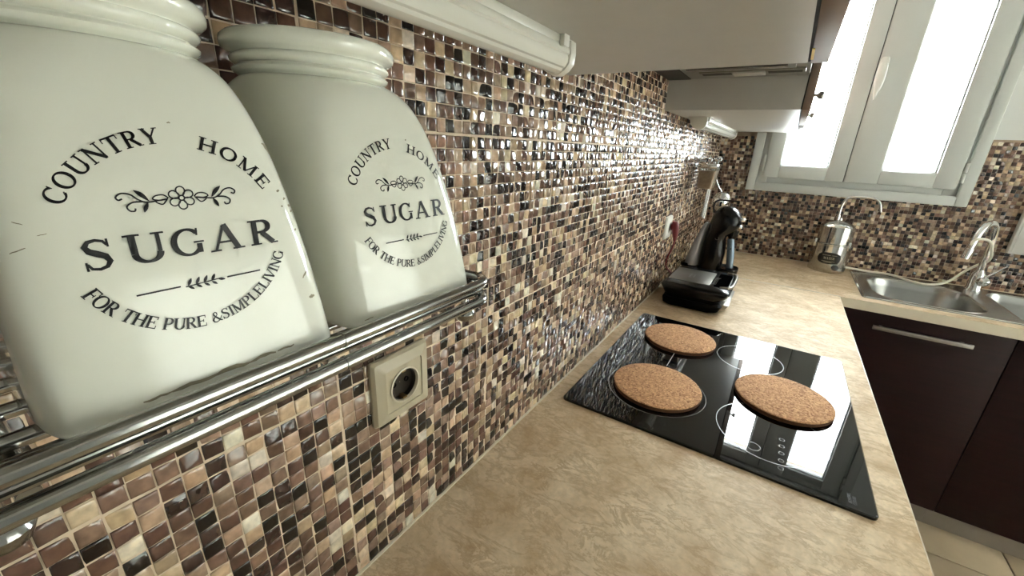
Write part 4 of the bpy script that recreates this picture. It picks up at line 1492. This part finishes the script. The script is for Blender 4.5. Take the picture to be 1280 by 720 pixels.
obj('spout', MB().tube(bez([(WCX - 0.010, WCY, 0.238), (WCX - 0.010, WCY, 0.29), (WCX - 0.004, WCY, 0.325), (WCX + 0.012, WCY - 0.002, 0.343), (WCX + 0.040, WCY - 0.005, 0.349), (WCX + 0.085, WCY - 0.008, 0.347), (WCX + 0.108, WCY - 0.012, 0.340), (WCX + 0.120, WCY - 0.014, 0.322), (WCX + 0.129, WCY - 0.016, 0.292)]), 0.0055, 12), M['chrome'], wf, smooth=True)
obj('spout_collar', MB().lathe([(0.010, 0.240), (0.010, 0.252), (0.0075, 0.262)], (WCX - 0.010, WCY, 0), 18), M['chrome'], wf, smooth=True)
# badge wraps the housing and faces the room
AF = math.atan2(CAM.y - WCY, CAM.x - WCX) + math.radians(2)


def on_filter(u, v):
    a = AF + u / 0.0727
    return (WCX + 0.0733 * math.cos(a), WCY + 0.0733 * math.sin(a), v)


m_ = MB()
vs_, fs_ = [], []
NB = 20
outl = superloop(0.046, 0.026, 2.6, 2 * NB)
cols_ = 24
for i in range(cols_ + 1):
    u = -0.046 + 0.092 * i / cols_
    hv = 0.0265 * max(0.0, 1 - abs(u / 0.046) ** 2.6) ** (1 / 2.6)
    vs_ += [on_filter(u, 0.070 - hv), on_filter(u, 0.070 + hv)]
for i in range(cols_):
    fs_.append((2 * i, 2 * i + 2, 2 * i + 3, 2 * i + 1))
m_.add(vs_, fs_)
bd = obj('badge', m_, M['badge'], wf)


def on_badge(u, v):
    p = Vector(on_filter(u, v))
    c = Vector((WCX, WCY, v))
    return tuple(c + (p - c) * 1.006)


mb = text_line('WATER', -0.021, 0.021, 0.065, 0.011, on_badge)
for u0, u1, v in ((-0.028, 0.004, 0.084), (0.008, 0.028, 0.084), (-0.026, 0.024, 0.056), (-0.018, 0.014, 0.051)):
    stroke_faces(mb, [(u0 + (u1 - u0) * i / 6, v) for i in range(7)], [0.0016] * 7, on_badge)
obj('printed_lettering', mb, M['badge_print'], bd)
kp = on_filter(0.030, 0.030)
dirk = Vector((math.cos(AF + 0.41), math.sin(AF + 0.41), 0))
obj('inlet_knob', MB().tube([Vector(kp) - dirk * 0.004, Vector(kp) + dirk * 0.008], 0.013, 18), M['black_plastic'], wf, smooth=True, bevel=0)

# ------------------------------------------------------------------ sink
sk = thing('kitchen_sink', 'stainless steel double bowl sink inset below the window', 'sink', (1.09, 1.72, 0.0))
B1 = (0.722, 1.510, 1.052, 1.880, 0.105)
B2 = (1.118, 1.520, 1.470, 1.925, 0.060)
bm = bmesh.new()
loops = [rrect(SX0, SY0, SX1, SY1, 0.012, 4), rrect(*B1[:4], B1[4], 8), rrect(*B2[:4], B2[4], 8)]
for lp in loops:
    vv = [bm.verts.new((a, b, 0.0035)) for a, b in lp]
    for i in range(len(vv)):
        bm.edges.new((vv[i], vv[(i + 1) % len(vv)]))
bmesh.ops.triangle_fill(bm, edges=bm.edges[:], use_beauty=True, normal=(0, 0, 1))
obj('deck', bm, M['steel'], sk)
m_ = MB()
m_.rings([[(a, b, 0.0035) for a, b in rrect(SX0 + 0.002, SY0 + 0.002, SX1 - 0.002, SY1 - 0.002, 0.011, 4)],
          [(a, b, 0.0062) for a, b in rrect(SX0 + 0.0035, SY0 + 0.0035, SX1 - 0.0035, SY1 - 0.0035, 0.0105, 4)],
          [(a, b, 0.0060) for a, b in rrect(SX0 + 0.008, SY0 + 0.008, SX1 - 0.008, SY1 - 0.008, 0.009, 4)],
          [(a, b, 0.0034) for a, b in rrect(SX0 + 0.012, SY0 + 0.012, SX1 - 0.012, SY1 - 0.012, 0.008, 4)]], False, False)
m_.rings([[(a, b, 0.0006) for a, b in loops[0]], [(a, b, 0.0036) for a, b in rrect(SX0 + 0.002, SY0 + 0.002, SX1 - 0.002, SY1 - 0.002, 0.011, 4)]], False, False)
obj('rim', m_, M['steel_bright'], sk, smooth=True, angle=50)
for (x0, y0, x1, y1, r_), dep in ((B1, 0.16), (B2, 0.16)):
    rs = []
    for z, i in ((0.0035, 0.0), (0.0015, 0.0012), (-0.003, 0.003), (-0.03, 0.008), (-dep + 0.03, 0.022), (-dep + 0.01, 0.034), (-dep, 0.062)):
        rs.append([(a, b, z) for a, b in rrect(x0 + i, y0 + i, x1 - i, y1 - i, max(r_ - i * 0.5, 0.03), 8)])
    b_ = obj('bowl', MB().rings(rs, False, True), M['steel'], sk, smooth=True, angle=60)
    obj('bowl_bead', MB().tube([(a, b, 0.0036) for a, b in rrect(x0, y0, x1, y1, r_, 8)], 0.0016, 6, False, True), M['steel_bright'], sk, smooth=True)
    obj('drain', MB().lathe([(0.040, -dep + 0.0008), (0.036, -dep + 0.003), (0.028, -dep + 0.001), (0.001, -dep + 0.0012)], ((x0 + x1) / 2, (y0 + y1) / 2, 0), 28, cap0=False), M['chrome'], b_, smooth=True)

# ------------------------------------------------------------------ faucet and hose
FX, FY = 1.092, 1.925
fa = thing('kitchen_faucet', 'chrome gooseneck mixer tap standing between the two sink bowls', 'faucet', (FX, FY, 0.0035))
obj('base', MB().lathe([(0.028, 0.0036), (0.028, 0.010), (0.024, 0.016), (0.023, 0.060), (0.021, 0.074), (0.014, 0.084), (0.012, 0.092)], (FX, FY, 0), 28), M['chrome'], fa, smooth=True)
sp_pts = [(FX, FY, 0.085), (FX - 0.003, FY - 0.003, 0.15), (FX - 0.008, FY - 0.010, 0.225), (FX - 0.018, FY - 0.025, 0.268), (FX - 0.038, FY - 0.052, 0.290), (FX - 0.062, FY - 0.085, 0.282),
          (FX - 0.080, FY - 0.108, 0.250), (FX - 0.089, FY - 0.120, 0.210), (FX - 0.093, FY - 0.124, 0.185)]
obj('spout', MB().tube(bez(sp_pts), 0.0115, 14), M['chrome'], fa, smooth=True)
obj('aerator', MB().tube([(FX - 0.0925, FY - 0.1235, 0.190), (FX - 0.094, FY - 0.1255, 0.180), (FX - 0.097, FY - 0.128, 0.150)], [0.0145, 0.0150, 0.0135], 16), M['chrome'], fa, smooth=True)
rs = []
for t in range(9):
    u = t / 8
    r_ = 0.020 * math.sin(PI * (0.08 + 0.84 * u)) ** 0.7
    c_ = Vector((FX + 0.006, FY - 0.020, 0.048)) + Vector((0.030, -0.020, 0.003)) * (u * 1.15 - 0.35)
    ax = Vector((0.82, -0.55, 0.1)).normalized()
    uu = ax.cross(Vector((0, 0, 1))).normalized()
    ww = ax.cross(uu)
    rs.append([tuple(c_ + uu * r_ * math.cos(2 * PI * k / 18) + ww * r_ * math.sin(2 * PI * k / 18)) for k in range(18)])
obj('cartridge_dome', MB().rings(rs), M['chrome'], fa, smooth=True)
obj('lever', MB().tube([(FX + 0.012, FY - 0.020, 0.062), (FX + 0.062, FY - 0.022, 0.124)], [0.0042, 0.0032], 10), M['chrome'], fa, smooth=True)
hs = MB().tube(bez([(0.650, 1.900, 0.022), (0.672, 1.930, 0.017), (0.740, 1.950, 0.010), (0.800, 1.955, 0.0105), (0.843, 1.935, 0.0105), (0.885, 1.885, 0.0085), (0.930, 1.862, 0.009),
                    (0.985, 1.905, 0.012), (1.025, 1.945, 0.030), (1.058, 1.955, 0.075), (1.085, 1.945, 0.110), (1.095, 1.900, 0.140), (1.078, 1.860, 0.185), (1.055, 1.830, 0.222), (1.020, 1.803, 0.232), (1.001, 1.799, 0.222), (0.9985, 1.7975, 0.205)], 6), 0.0050, 8)
tag(obj('filter_hose', hs, M['hose'], None, smooth=True), 'thin cream hose running from the water filter to the tap', 'hose')

# ------------------------------------------------------------------ white box on the back wall by the sink
wbx = thing('wall_box', 'white plastic box on the mosaic wall to the side of the tap', 'box', (1.23, YB, 0.165))
obj('housing', MB().box((1.158, YB - 0.030, 0.166), (1.330, YB, 0.43)), M['white_plastic'], wbx, bevel=0.004)
obj('cover', MB().box((1.166, YB - 0.034, 0.174), (1.322, YB - 0.029, 0.422)), M['white_plastic'], wbx, bevel=0.003)

bpy.context.view_layer.update()
